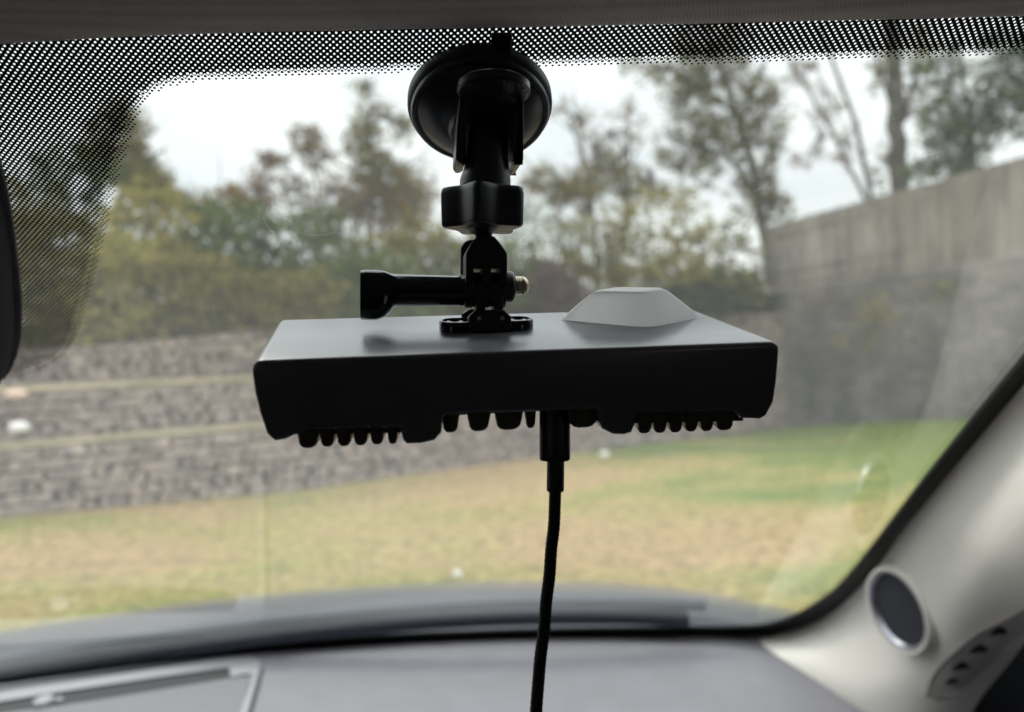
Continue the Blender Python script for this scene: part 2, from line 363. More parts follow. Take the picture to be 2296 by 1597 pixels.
# specks, a scratch and a smear ring on the glass
mb = MB(); rs = random.Random(4)
for _ in range(70):
    a, b = rs.uniform(250, 2250), rs.uniform(170, 1000); q = hit(a, b, .0003); r = rs.uniform(.00008, .00022)*(q-EYE).dot(fw)/.3
    e1 = gnorm(q.x, q.z).orthogonal().normalized(); e2 = gnorm(q.x, q.z).cross(e1)
    mb.add([q+e1*cos(k)*r+e2*sin(k)*r*rs.uniform(.4, 1) for k in (0, 1, 2, 3, 4, 5)], [(0, 1, 2, 3, 4, 5)])
def streak(pl, w_):
    q = [hit(p.x, p.y, .0003) for p in dens(pl, 8)]; mb.tube(q, [w_*rs.uniform(.2, 1) for _ in q], 4)
streak([(592, 455), (590, 480), (598, 505), (615, 522)], .00010); streak([(618, 440), (620, 462), (634, 484), (652, 496)], .00010)
streak([(690, 525), (720, 527), (752, 520)], .00009); streak([(1688, 432), (1725, 408)], .00008); streak([(2065, 355), (2110, 338)], .00010); streak([(1490, 215), (1500, 200)], .0001)
tag(obj('dust', mb, mat('pale dust', (.6, .62, .62), .8), wind, smooth=False, flip=True), kind='stuff')

# ------------------------------------------------------------------ dashboard
edge = [hit(q.x, q.y) for q in dens(outer[:9], 5)]
xs0 = [-1.05, -.9, -.75]
base = [V((x, ys(x, 1.40-.495), 1.40-.495)) for x in xs0] + edge
DZ = 1.40-.487
rows = []
for dy, dz in ((.03, -.02), (0, -.002), (-.03, None), (-.12, 0), (-.22, 0), (-.33, -.002), (-.40, -.012), (-.46, -.05), (-.49, -.12), (-.47, -.3), (-.40, -.6)):
    rows.append([V((b.x, b.y+dy, (b.z+dz) if dy > -.01 else ((b.z+DZ)/2 if dz is None else DZ+dz))) for b in base])
for r in rows: r.append(r[-1]+V((.12, -.03, 0)))
mb = MB(); mb.loft(rows, closed=False)
dash = obj('dashboard', mb, 'dash', car)
zn = V((0, 0, 1))
def dp(px, py, h=0): return on_plane(px, py, V((0, 0, DZ+h)), zn)
def ribbon(mb, pl_out, pl_in, h0, h1, n=6):      # raised lip between two outlines on the dashboard
    o_ = dens(pl_out, n); i_ = dens(pl_in, n)
    mb.loft([[dp(q.x, q.y, h0) for q in o_], [dp(q.x, q.y, h1) for q in o_], [dp(q.x, q.y, h1) for q in i_], [dp(q.x, q.y, h0) for q in i_]], closed=False)
o1 = [(-260, 1590), (0, 1541), (300, 1497), (540, 1467), (572, 1466), (590, 1474), (594, 1490), (585, 1530), (566, 1597), (545, 1680)]
o2 = [(-260, 1597), (0, 1548), (300, 1503), (540, 1472), (566, 1471), (583, 1478), (587, 1492), (578, 1530), (559, 1597), (538, 1680)]
mb = MB(); ribbon(mb, o1, o2, .0005, .0012)
grl = obj('speaker_cover', mb, 'dashdark', dash)
o3 = [(-260, 1600), (0, 1551), (300, 1506), (540, 1475), (563, 1474), (580, 1481), (583, 1494), (574, 1530), (555, 1597), (534, 1680)]
o4 = [(-260, 1622), (0, 1573), (300, 1526), (500, 1498), (512, 1499), (516, 1506), (520, 1517), (562, 1516), (540, 1597), (520, 1680)]
mb = MB(); ribbon(mb, o3, o4, .0005, .004)
obj('frame', mb, 'dashlight', grl)
mb = MB()
mb.loft([[dp(a, b, .0015) for a, b in [(-260, 1622), (0, 1573), (300, 1526), (520, 1497)]], [dp(a, b, .0015) for a, b in [(-260, 1664), (0, 1610), (300, 1566), (520, 1517)]]], closed=False)
obj('slot', mb, 'dashdark', grl)
mb = MB()
mb.loft([[dp(a, b, .0022) for a, b in [(-260, 1650), (0, 1600), (200, 1573), (460, 1530), (562, 1512)]], [dp(a, b, .0022) for a, b in [(-260, 1700), (0, 1690), (200, 1690), (420, 1690), (520, 1690)]]], closed=False)
obj('speaker_mesh', mb, 'mesh', grl)
mb = MB()
mb.lathe(dp(98, 1574, .004), zn, [(-.003, .0), (-.003, .011), (0, .013), (.004, .011), (.006, .004), (.0062, 0)], 20)
mb.lathe(dp(133, 1571, .004), zn, [(-.003, 0), (-.003, .005), (.002, .005), (.004, .002), (.004, 0)], 14)
obj('sensor_bead', mb, 'dashlight', grl)

# ------------------------------------------------------------------ pillar trim with its speaker
def H(px, py): return hit(px, py, .003)
def DP(px, py): return dp(px, py, -.004)
G = [[H(1640, 1420), DP(1790, 1508), DP(1930, 1597), DP(2045, 1668), DP(2140, 1728)],
     [H(1752, 1414), P(1880, 1475, .925), P(1990, 1550, .83), P(2080, 1610, .80), P(2155, 1660, .82)],
     [H(1850, 1379), P(1960, 1425, .85), P(2060, 1490, .77), P(2130, 1545, .755), P(2185, 1585, .78)],
     [H(1935, 1303), P(2035, 1352, .765), P(2130, 1407, .70), P(2205, 1455, .695), P(2262, 1487, .715)],
     [H(2020, 1195), P(2105, 1250, .67), P(2190, 1310, .61), P(2260, 1368, .60), P(2318, 1415, .615)],
     [H(2100, 1090), P(2180, 1150, .582), P(2260, 1215, .52), P(2330, 1290, .50), P(2390, 1345, .50)],
     [H(2296, 850), P(2370, 905, .452), P(2450, 970, .39), P(2530, 1050, .36), P(2590, 1110, .35)],
     [H(2600, 490), P(2680, 540, .37), P(2770, 600, .34), P(2860, 680, .32), P(2920, 740, .315)],
     [H(2900, 150), P(2980, 190, .31), P(3080, 240, .29), P(3180, 300, .28), P(3260, 350, .275)]]
mb = MB(); PT = patch(mb, G, 72, 40)
# turned edge behind the seam
mb.loft([[r[-1] for r in PT], [r[-1]+V((.012, .01, -.004)) for r in PT], [r[-1]+V((.02, .06, -.004)) for r in PT]], closed=False)
pil = obj('pillar_trim', mb, 'pillar', car)
def on_patch(px, py):
    best = None
    for i, r in enumerate(PT):
        for j, q in enumerate(r):
            x, y, d = proj(q); e = (x-px)**2+(y-py)**2
            if best is None or e < best[0]: best = (e, i, j)
    _, i, j = best
    a = PT[min(i+3, 72)][j]-PT[max(i-3, 0)][j]; b = PT[i][min(j+3, 40)]-PT[i][max(j-3, 0)]
    n = a.cross(b).normalized()
    if n.dot(EYE-PT[i][j]) < 0: n = -n
    return on_plane(px, py, PT[i][j], n), n, a.normalized()
SP, SN, SA = on_patch(2034, 1364)
# the disc faces more across the cabin than the trim around it
mn = (rt*cos(radians(17)) + up*sin(radians(17))*-1*-1)
minor = (rt*cos(radians(15)) + up*sin(radians(15)))
view = (EYE-SP).normalized()
SN2 = (-minor*.86 + view*.52).normalized()
spk = MB(); RS = .0415*SP.__sub__(EYE).dot(fw)/.78
SN2 = (SN2*.6+SN*.4).normalized(); SPc = SP + SN2*.008
print('SN', SN.dot(SN2), [round(SN.dot(k), 2) for k in (rt, up, fw)], [round(SN2.dot(k), 2) for k in (rt, up, fw)])
spk.lathe(SPc, SN2, [(-.03, RS*1.10), (.002, RS*1.09), (.006, RS*1.04), (.0065, RS*.99), (.005, RS*.95), (.0005, RS*.90)], 64, cap=False)
spo = obj('tweeter', spk, 'pillar', pil)
g = MB(); ax = SN2; e1 = (up-ax*up.dot(ax)).normalized(); e2 = ax.cross(e1)
if e2.dot(rt) < 0: e2 = -e2
# crescent ring: the grille sits towards the upper right, so the ring is wide at the lower left
n = 64; gc = SPc + e2*RS*.035 + e1*RS*.035
def circ(c, r, h): return [c+ax*h+(e1*cos(2*pi*k/n)+e2*sin(2*pi*k/n))*r for k in range(n)]
g.loft([circ(SPc, RS*.955, .004), circ(SPc+e2*RS*.01, RS*.93, .0065), circ(gc*.8+SPc*.2, RS*.89, .0055), circ(gc, RS*.85, .001)], cap=False)
obj('ring', g, 'chrome', spo)
g = MB(); g.loft([circ(gc, RS*.865, .0015), circ(gc, RS*.5, .0028), circ(gc, RS*.02, .0032)], cap=True)
obj('grille', g, 'grille', spo)
# demister outlet low on the trim
vt = MB()
vo0 = [(2070, 1560), (2085, 1520), (2130, 1470), (2190, 1420), (2260, 1385), (2330, 1350), (2330, 1395), (2262, 1450), (2210, 1505), (2160, 1550), (2110, 1572)]
vo = [(q.x, q.y) for q in dens(vo0+[vo0[0]], 5)][:-1]
def pp(px, py, h):
    q, nn, _ = on_patch(px, py); x, y, d = proj(q); return P(px, py, d-h*1.3)
ctr = (2190, 1470)
def shrink(pl, c, k): return [(c[0]+(a-c[0])*k, c[1]+(b-c[1])*k) for a, b in pl]
ringv = [pp(a, b, .0005) for a, b in vo]; ring2 = [pp(a, b, .005) for a, b in shrink(vo, ctr, .95)]; ring3 = [pp(a, b, .003) for a, b in shrink(vo, ctr, .86)]
vt.loft([ringv, ring2, ring3]+[[pp(a, b, .003) for a, b in shrink(vo, ctr, k)] for k in (.77, .68, .6, .5, .4, .3, .2, .1, .02)], cap=False)
from mathutils.bvhtree import BVHTree
VB = BVHTree.FromPolygons([tuple(p) for p in vt.v], vt.f)
vent = obj('side_vent', vt, 'trimdark', pil, bevel=0)
for sx, sy, sc in ((2238, 1419, 1.0), (2194, 1459, 1.0), (2155, 1497, .95), (2135, 1530, .7)):
    lv = MB(); tri = [(sx-24*sc, sy+8*sc), (sx-8*sc, sy-9*sc), (sx+5*sc, sy-14*sc), (sx+19*sc, sy-4*sc), (sx+20*sc, sy+3*sc)]
    def onv(a, b, h):
        R_ = ray(a, b).normalized(); q, _n, _i, ds = VB.ray_cast(EYE, R_)
        return EYE+R_*((ds or (SP-EYE).length)-h)
    lv.loft([[onv(a, b, .003) for a, b in tri], [onv(a, b, -.004) for a, b in tri]], cap=True)
    obj('louver_opening', lv, 'cabin', vent)

# ------------------------------------------------------------------ headliner
hp = [(-500, 152), (-200, 143), (0, 131), (160, 121), (330, 112), (700, 100), (1148, 92), (1700, 80), (2296, 66), (2700, 50), (3200, 25)]
he = [hit(q.x, q.y) for q in dens(hp, 4)]
rows = []
for dy, dz in ((.004, .014), (-.004, .006), (-.008, .0015), (-.014, -.0005), (-.024, .0005), (-.05, .006), (-.11, .02), (-.25, .05), (-.6, .08), (-1.7, .08)):
    rows.append([V((p.x, p.y+dy, p.z+dz)) for p in he])
for r in rows:
    k = rows.index(r)
    r.insert(0, r[0]+V((-.4, .0, -.01))); r.insert(0, r[0]+V((-.5, -.1, -.05))); r.append(r[-1]+V((.25, -.08, -.02))); r.append(r[-1]+V((.2, -.1, -.12)))
mb = MB(); mb.loft(rows, closed=False)
obj('headliner', mb, 'headliner', car)

# ------------------------------------------------------------------ mirror and camera housing at the left
ho = [(-330, 250), (-150, 200), (-60, 240), (-20, 320), (2, 395), (18, 470), (30, 550), (37, 640), (38, 720), (28, 785), (5, 830), (-40, 850), (-150, 860), (-330, 830)]
hc = (-150, 560)
def hs(k, off, dx=0): return [hit(q.x+dx, q.y, off) for q in dens(shrink(ho, hc, k), 4)]
mb = MB(); mb.loft([hs(1, .0012), hs(.995, .008), hs(.97, .016), hs(.90, .024), hs(.7, .032), hs(.3, .036)])
hou = obj('mirror_housing', mb, 'cabin', car)
tag(hou, 'black sensor housing behind the mirror')
fl = [(-330, 240), (-150, 190), (-50, 232), (-8, 320), (14, 395), (30, 480), (42, 570), (50, 650), (50, 730), (40, 790), (14, 838), (-40, 862), (-150, 872), (-330, 842)]
def fs_(k, off): return [hit(q.x, q.y, off) for q in dens(shrink(fl, hc, k), 4)]
mb = MB(); mb.loft([fs_(1, .001), fs_(.995, .003), fs_(.95, .0035)])
obj('mounting_flange', mb, mat('dull purple-grey flange', (.05, .047, .055), .7), hou)

# ------------------------------------------------------------------ cowl, wiper and hood
mb = MB()
cr0 = [hit(q.x, q.y-8) - gnorm(q.x, 1)*.004 for q in dens([(-420, 1588), (0, 1516), (386, 1459), (700, 1428), (1148, 1408), (1500, 1402), (1700, 1396), (1780, 1380)], 5)]
for p in cr0: p.z = min(p.z, 1.40-.487)
rr = [[p+V((0, .10, -.06)) for p in cr0], [p+V((0, .012, -.004)) for p in cr0], [p+V((0, .05, -.004)) for p in cr0], [p+V((0, .12, -.004)) for p in cr0], [p+V((0, .15, -.04)) for p in cr0]]
mb.loft(rr, closed=False)
obj('cowl_panel', mb, 'cowl', car)
hs_px = [(-700, 1560), (-300, 1478), (0, 1419), (200, 1390), (386, 1364), (600, 1341), (800, 1326), (1000, 1316), (1148, 1313), (1300, 1315), (1450, 1321), (1600, 1338), (1720, 1362), (1800, 1388), (1870, 1440)]
fa = [P(q.x, q.y, 1.95 - .00022*abs(q.x-1100)) for q in dens(hs_px, 3)]
n = len(fa)
near = [V((-1.15+ (2.0)*i/(n-1), 0, 0)) for i in range(n)]
near = []
for i, p in enumerate(fa):
    t = i/(n-1); x = -1.15+1.93*t
    near.append(V((x, ys(x, 1.40-.50)+.10, 1.40-.50-.015-.03*abs(t-.5)*2)))
def mixp(a, b, t, h): return a.lerp(b, t)+V((0, 0, h))
mb = MB()
mb.loft([[p+V((0, 0, -.05)) for p in near], near] + [[mixp(a, b, t, h) for a, b in zip(near, fa)] for t, h in ((.25, .018), (.5, .026), (.75, .02))] +
        [fa, [p+V((.02, .12, -.035)) for p in fa], [p+V((.03, .3, -.18)) for p in fa], [p+V((.03, .33, -.6)) for p in fa]], closed=False)
obj('hood', mb, 'hood', car)
# wiper lying along the base of the glass
wp = [(-500, 1562), (0, 1480), (386, 1421), (640, 1389), (900, 1364), (1148, 1350), (1400, 1348), (1582, 1355)]
wq = [EYE+(hit(q.x, q.y)-EYE)*1.075 for q in dens(wp, 4)]
mb = MB(); secs = []
for i, p in enumerate(wq):
    t = (wq[min(i+1, len(wq)-1)]-wq[max(i-1, 0)]).normalized(); nn = t.cross(V((0, 0, 1))).normalized(); zz_ = nn.cross(t)
    secs.append([p+nn*a+zz_*b for a, b in ((-.006, -.008), (-.007, .004), (-.003, .008), (.003, .008), (.007, .003), (.006, -.008))])
mb.loft(secs)
wip = obj('wiper', mb, 'wiper', car)
mb = MB(); secs = []
for i, p in enumerate(wq[:-1]):
    secs.append([p+V((0, a, b)) for a, b in ((-.010, -.030), (-.012, -.012), (.004, -.012), (.004, -.030))])
mb.loft(secs); obj('wiper_arm', mb, 'cowl', wip)

# ------------------------------------------------------------------ rest of the cabin (keeps daylight to the windshield)
mb = MB()
def quad(a, b, c, d): mb.add([a, b, c, d], [(0, 1, 2, 3)])
def X(x, y, z): return V((x, y, 1.40+z))
for sx in (-1.12, .86):
    mb.box(X(sx, -.62, -.70), V((.02, 0, 0)), V((0, 1.42, 0)), V((0, 0, .37)))
    mb.box(X(sx, -.17, -.08), V((.02, 0, 0)), V((0, .97, 0)), V((0, 0, .2495)))
    mb.box(X(sx, -1.93, -.08), V((.02, 0, 0)), V((0, .11, 0)), V((0, 0, .2495)))
mb.box(X(-.13, -2.02, -.45), V((1.0, 0, 0)), V((0, .02, 0)), V((0, 0, .62)))
mb.box(X(-.13, -.6, -1.09), V((1.0, 0, 0)), V((0, 1.4, 0)), V((0, 0, .02)))
mb.box(X(-.13, -.92, .185), V((1.0, 0, 0)), V((0, 1.1, 0)), V((0, 0, .012)))
mb.box(X(-.13, .93, -.83), V((1.0, 0, 0)), V((0, .015, 0)), V((0, 0, .25)))
obj('cabin_shell', mb, 'cabin', car, smooth=False)
# side of the cabin beyond the pillar seam, up to the roof
mb = MB()
mb.loft([[X(.60, .95, -.52), X(.60, .45, -.10), X(.50, .18, .12), X(.5, -.1, .22)], [X(.86, .98, -.52), X(.86, .5, -.10), X(.86, .2, .16), X(.86, -.1, .2)]], closed=False)
mb.loft([[X(.66, .80, -1.05), X(.66, .80, -.5), X(.63, .45, -.2)], [X(.70, -.5, -1.05), X(.70, -.5, -.3), X(.66, -.5, -.25)]], closed=False)
obj('door_panel', mb, 'cabin', car, smooth=False)

# ================================================================== THE DEVICE
Dd = V((-.186, .218, .958)); Ww = V((.982, .037, .182))
def c2w(v): return rt*v.x+up*v.y+fw*v.z
dd = c2w(Dd).normalized(); ww = c2w(Ww); ww = (ww-dd*ww.dot(dd)).normalized(); uu = ww.cross(dd).normalized()
if uu.dot(up) < 0: uu = -uu
FL = P(572, 808, .21)
def dl(px, py, c=0.):            # photo pixel -> (a, b) in the plane c metres behind the front face
    q = on_plane(px, py, FL+dd*c, dd)-FL; return (q.dot(ww), q.dot(uu))
def DV(a, b, c): return FL+ww*a+uu*b+dd*c
LEN = .066
TOPB = dl(640, 806)[1]
def top(px, py, h=0): return on_plane(px, py, DV(0, TOPB+h, 0), uu)
beea = (FL+ww*.08+dd*.03)
bee = empty('dash_camera', DV(.08, -.025, .03), 'wide flat black box with a grey dome and finned underside, hanging from the suction mount', 'dashcam')
def inset(pl, r):
    n = len(pl); o = []
    for i in range(n):
        a, b, c = V((*pl[i-1], 0)), V((*pl[i], 0)), V((*pl[(i+1) % n], 0))
        e1 = (b-a).normalized(); e2 = (c-b).normalized(); n1 = V((-e1.y, e1.x, 0)); n2 = V((-e2.y, e2.x, 0))
        nn = (n1+n2); k = nn.length
        nn = nn/k if k > 1e-6 else n1; q = b+nn*min(r/max(nn.dot(n1), .5), r*1.6); o.append((q.x, q.y))
    return o
def area(pl): return sum(pl[i-1][0]*pl[i][1]-pl[i][0]*pl[i-1][1] for i in range(len(pl)))/2
def slab(mb, pl, c0, c1, r, fn=DV, rb=None):      # outline extruded in depth with rounded ends
    if area(pl) < 0: pl = pl[::-1]
    rb = r if rb is None else rb
    secs = [(c0, r), (c0+r*.13, r*.5), (c0+r*.5, r*.13), (c0+r, 0), (c1-rb, 0), (c1-rb*.5, rb*.13), (c1-rb*.13, rb*.5), (c1, rb)]
    if r < 1e-5: secs = [(c0, 0), (c1, 0)]
    mb.loft([[fn(a, b, c) for a, b in (inset(pl, k) if k else pl)] for c, k in secs])
def arc(cx, cy, r, a0, a1, n=6): return [(cx+r*cos(radians(a0+(a1-a0)*i/n)), cy+r*sin(radians(a0+(a1-a0)*i/n))) for i in range(n+1)]
aL = dl(566, 860)[0]; aR = dl(1746, 830)[0]; R_ = .0032
pxs = lambda l: [dl(a, b) for a, b in l]
outl = arc(aL+R_, TOPB-R_, R_, 180, 90) + arc(aR-R_, TOPB-R_, R_, 90, 0)
outl += pxs([(1744, 858), (1737, 903), (1720, 934), (1705, 942), (1690, 941), (1664, 940), (1652, 926), (1600, 924), (1430, 928), (1426, 952), (1418, 972), (1400, 977), (1376, 976), (1352, 964), (1345, 945), (1342, 923),
             (1334, 919), (1200, 924), (1000, 931), (994, 940), (991, 972), (975, 990), (945, 997), (912, 998), (904, 990), (898, 960), (800, 962), (700, 966), (660, 978), (640, 988), (616, 991), (598, 976), (582, 930), (570, 880)])
mb = MB(); slab(mb, outl, 0, LEN, .0015)
body = obj('case', mb, 'case', bee)
# heat sink: core plate and ribs running front to back
aa = dl(640, 960)[0]; ab = dl(1660, 940)[0]; bb = dl(1160, 926)[1]
mb = MB(); slab(mb, [(aa, bb+.006), (ab, bb+.006), (ab, bb-.0012), (aa, bb-.0012)], .004, LEN-.004, .0005)
hsk = obj('heat_sink', mb, 'heat', bee)
def rib(px, w, pyb, c0=.003, c1=LEN-.003, name='fin'):
    a, b = dl(px, pyb, c0); hw = w*1.12/2/F*.22
    pl = [(a-hw*1.15, bb+.004), (a-hw*1.1, bb-.0005), (a-hw*.86, b+.0014), (a-hw*.62, b+.0004), (a-hw*.3, b), (a+hw*.3, b), (a+hw*.62, b+.0004), (a+hw*.86, b+.0014), (a+hw*1.1, bb-.0005), (a+hw*1.15, bb+.004)]
    m_ = MB(); slab(m_, pl, c0, c1, .0012, fn=lambda a_, b_, c_: DV(a_+(c_-c0)*.16, b_-(c_-c0)*(.055 if b_ < bb-.002 else 0), c_)); return obj(name, m_, 'heat', hsk)
for (x0, y0, x1, y1, y2) in ((655, 976, 905, 972, 920), (1415, 951, 1668, 945, 915)):
    p0, p1, p2 = dl(x0, y0, .004), dl(x1, y1, .004), dl(x1, y2, .004)
    mb = MB(); slab(mb, [p0, p1, p2, (p0[0], p2[1])], .004, LEN-.004, .0006); obj('fin_base', mb, 'heat', hsk)
for px, w_, yb in ((690, 42, 1007), (733, 30, 1004), (771, 30, 1003), (808, 30, 1001), (845, 29, 999), (880, 22, 998)): rib(px, w_, yb)
for px, w_, yb in ((1446, 36, 974), (1481, 33, 973), (1516, 33, 972), (1551, 33, 970), (1586, 33, 969), (1626, 44, 967)): rib(px, w_, yb)
for px, w_, yb, c0, c1 in ((1010, 36, 972, .006, .05), (1074, 46, 969, .002, .02), (1141, 60, 966, .006, .05), (1190, 24, 962, .010, .05), (1308, 66, 961, .004, .05)): rib(px, w_, yb, c0, c1)
# raised dome over the antenna
h_ = .0125
bq = [top(1252, 716), top(1350, 728), top(1451, 735), top(1515, 722), top(1574, 709)]
tq = [top(1322, 655, h_), top(1448, 657, h_), top(1497, 647, h_), top(1385, 645, h_)]
fl_, fr_, br_ = top(1252, 716), top(1453, 735), top(1574, 708)
bl_ = fl_ + (br_-fr_)*1.05
B4 = [fl_, fr_, br_, bl_]; _c = sum(B4, V((0, 0, 0)))/4; B4 = [_c+(p-_c)*1.07 for p in B4]; T4 = tq
def rrect(q4, k, lift=0):       # rounded four-sided ring
    c = sum(q4, V((0, 0, 0)))/4; o = []
    for i in range(4):
        p0, p1, p2 = q4[i-1], q4[i], q4[(i+1) % 4]
        a = p1.lerp(p0, k); b = p1.lerp(p2, k)
        for t in (0, .2, .4, .6, .8, 1): o.append(a*(1-t)**2+p1*2*t*(1-t)+b*t*t + uu*lift)
    return o
def lerp4(a, b, t): return [x.lerp(y, t) for x, y in zip(a, b)]
cB = sum(B4, V((0, 0, 0)))/4
big = [cB+(p-cB)*1.10 for p in B4]
cT = sum(T4, V((0, 0, 0)))/4; sm = [cT+(p-cT)*.93 for p in T4]; sm2 = [cT+(p-cT)*.5 for p in T4]
mb = MB()
mb.loft([rrect(big, .22, -.0008), rrect(B4, .2, .0002), rrect(lerp4(B4, T4, .08), .2, -.0001), rrect(lerp4(B4, T4, .5), .19, .0002), rrect(lerp4(B4, T4, .93), .2, .0002), rrect(T4, .22, -.0002), rrect(sm, .24, .0003), rrect(sm2, .25, .0004)])
obj('antenna_dome', mb, 'dome', bee)
# oval cover with two screws on the front
def stadium(cx, cy, hw, hh, n=10): return arc(cx+hw-hh, cy, hh, -90, 90, n)+arc(cx-hw+hh, cy, hh, 90, 270, n)
c1_ = dl(795, 912); hw_ = (dl(930, 905)[0]-dl(663, 915)[0])/2; hh_ = (dl(795, 866)[1]-dl(795, 952)[1])/2
mb = MB(); s1 = stadium(c1_[0], c1_[1], hw_, hh_); s2 = stadium(c1_[0], c1_[1], hw_-.0004, hh_-.0004)
mb.loft([[DV(a, b, .0002) for a, b in s1], [DV(a, b, -.0004) for a, b in s1], [DV(a, b, -.0004) for a, b in s2], [DV(a, b, .0002) for a, b in s2]], cap=False)
cov = obj('port_cover', mb, 'case', bee)
for px, py in ((712, 898), (888, 903)):
    q = dl(px, py); mb = MB(); mb.lathe(DV(*q, .0005), -dd, [(0, .0018), (.0006, .0018), (.0007, .0015), (.0005, .0008), (.0005, 0)], 20); obj('screw', mb, 'case', cov)
def text_mesh(body_, size, depth):
    c = bpy.data.curves.new('t', 'FONT'); c.body = body_; c.size = size; c.extrude = depth
    o = bpy.data.objects.new('t', c); COL.objects.link(o); bpy.context.view_layer.update()
    me = bpy.data.meshes.new_from_object(o.evaluated_get(bpy.context.evaluated_depsgraph_get()))
    vs = [v.co.copy() for v in me.vertices]; fs = [tuple(p.vertices) for p in me.polygons]
    bpy.data.objects.remove(o); bpy.data.curves.remove(c); return vs, fs
vs, fs = text_mesh('bee', .0108, .0003)
t0 = dl(1165, 885); mb = MB(); mb.add([DV(t0[0]+v.x*1.15, t0[1]+v.y, -.0001-v.z) for v in vs], fs); obj('lettering', mb, 'case', bee, smooth=False)

# ================================================================== SUCTION MOUNT
D0 = proj(top(1090, 738))[2]
wh = (ww-up*ww.dot(up)); wh = (rt*.99+fw*.14).normalized(); dh = wh.cross(up).normalized()
if dh.dot(fw) < 0: dh = -dh
O0 = P(1090, 700, D0); MM = D0/F       # metres per photo pixel at the mount
def A(px, py, dz=0., o=None): return on_plane(px, py, o or O0, dh)+dh*dz
mount = empty('suction_mount', A(1090, 742), 'black suction cup mount with ball joint and thumbscrew, stuck to the top of the windshield', 'phone mount')
def mlathe(px0, py, prof, axis, name, mt, par=mount, seg=40, **k):     # prof: (offset px along axis, radius px)
    mb = MB(); mb.lathe(A(px0, py), axis, [(a*MM, r*MM) for a, r in prof], seg); return obj(name, mb, mt, par, **k)
# base plate with two screw holes
q0 = A(1090, 745); 
def BP_(a, b, c): return top(1091, 744)+ww*a+dd*c+uu*b
bw = (top(1197, 738)-top(985, 744)).dot(ww)/2; br = .0052
topc = top(1091, 738)
def ringpts(c, r, h, n=32): return [c+uu*h+(ww*cos(2*pi*k/n)+dd*sin(2*pi*k/n))*r for k in range(n)]
mb = MB()
def stad3(hw, r, h, n=12): return [topc+ww*a+dd*b+uu*h for a, b in stadium(0, 0, hw, r, n)]
mb.loft([stad3(bw, br, 0), stad3(bw, br, .0028), stad3(bw-.0004, br-.0004, .0034), stad3(bw-.0010, br-.0010, .0034), stad3(bw-.0013, br-.0013, .0024)])
plate = obj('base_plate', mb, 'gloss', mount)
for s in (-1, 1):
    mb = MB(); mb.lathe(topc+ww*s*(bw-br), uu, [(.0024, .0016), (.0032, .0019), (.0030, .0028), (.0024, .0030)], 24, cap=False); obj('screw_hole', mb, 'gloss', plate)
def boxpx(x0, y0, x1, y1, z0, z1, name, mt='plastic', par=mount, bevel=.0004, poly=None):
    pl = poly or [(x0, y0), (x1, y0), (x1, y1), (x0, y1)]
    mb = MB(); mb.loft([[A(a, b, z0) for a, b in pl], [A(a, b, z1) for a, b in pl]]); return obj(name, mb, mt, par, bevel=bevel, ang=20)
boxpx(0, 0, 0, 0, -.0062, .0062, 'base_block', poly=[(1048, 746), (1048, 712), (1064, 697), (1125, 697), (1141, 712), (1141, 742)])
boxpx(0, 0, 0, 0, .0062, .0085, 'base_rib', poly=[(1038, 735), (1038, 702), (1056, 690), (1072, 690), (1072, 735)])
for x0, x1 in ((1065, 1085), (1104, 1124)): boxpx(x0, 640, x1, 705, -.0052, .0052, 'prong')
for px in (1070, 1121):
    mb = MB(); mb.lathe(A(px, 716, -.0062), -dh, [(0, .0007), (.0002, .0007), (.0002, 0)], 14); obj('rivet', mb, 'trimdark', mount)
# lower clevis: three ears round the bolt
ucl = boxpx(0, 0, 0, 0, -.0066, .0066, 'clevis', bevel=.0006, poly=[(1041, 607), (1041, 572), (1052, 552), (1066, 536), (1103, 536), (1117, 552), (1132, 572), (1132, 607)])
boxpx(0, 0, 0, 0, .0066, .0092, 'clevis_cheek', mt='cupplastic', bevel=.0006, poly=[(1036, 612), (1036, 548), (1044, 536), (1056, 531), (1114, 531), (1124, 538), (1131, 556), (1131, 612)])
boxpx(1041, 603, 1058, 640, -.0064, .0064, 'ear'); boxpx(1078.5, 603, 1096.5, 640, -.0064, .0064, 'ear'); boxpx(1116, 603, 1132, 640, -.0064, .0064, 'ear')
boxpx(1041, 616, 1132, 632, -.0028, .0028, 'web')
for a0, a1 in ((1041, 1060), (1078.5, 1096.5), (1114, 1132)):
    mb = MB(); mb.lathe(A(a0, 652), wh, [(0, 36*MM), (.3*MM*3, 38*MM), ((a1-a0-1)*MM, 38*MM), ((a1-a0)*MM, 36*MM)], 40); obj('ear_round', mb, 'plastic', mount)
for a0, a1 in ((1060, 1078), (1097, 1114)):
    mb = MB(); mb.lathe(A(a0, 653), wh, [(0, 35*MM), ((a1-a0)*MM, 35*MM)], 36); obj('ear_round', mb, 'plastic', mount)
# thumbscrew
thb = mlathe(884, 651, [(-6, 37), (0, 36), (4, 35.5), (90, 34), (150, 33), (157, 32)], wh, 'thumbscrew', 'gloss')
mb = MB()
def head(px, y0, y1, z, k=1.): 
    cy = (y0+y1)/2; hh = (y1-y0)/2; n = 28; o = []
    for i in range(n):
        a = 2*pi*i/n; ca, sa = cos(a), sin(a); e = .55
        o.append(A(px, cy + hh*(abs(sa)**e)*(1 if sa > 0 else -1), z*(abs(ca)**e)*(1 if ca > 0 else -1)))
    return o
mb.loft([head(812, 614, 712, .0058), head(810, 608, 717, .0066), head(822, 606.5, 718, .0068), head(845, 607, 718, .0068), head(862, 609, 712, .0064), head(874, 614, 702, .006), head(882, 618, 690, .0054), head(890, 619, 686, .005)])
obj('screw_head', mb, 'gloss', thb)
mlathe(1131, 643, [(0, 35), (14, 35), (19, 33), (22, 28), (22, 10)], wh, 'nut_housing', 'plastic')
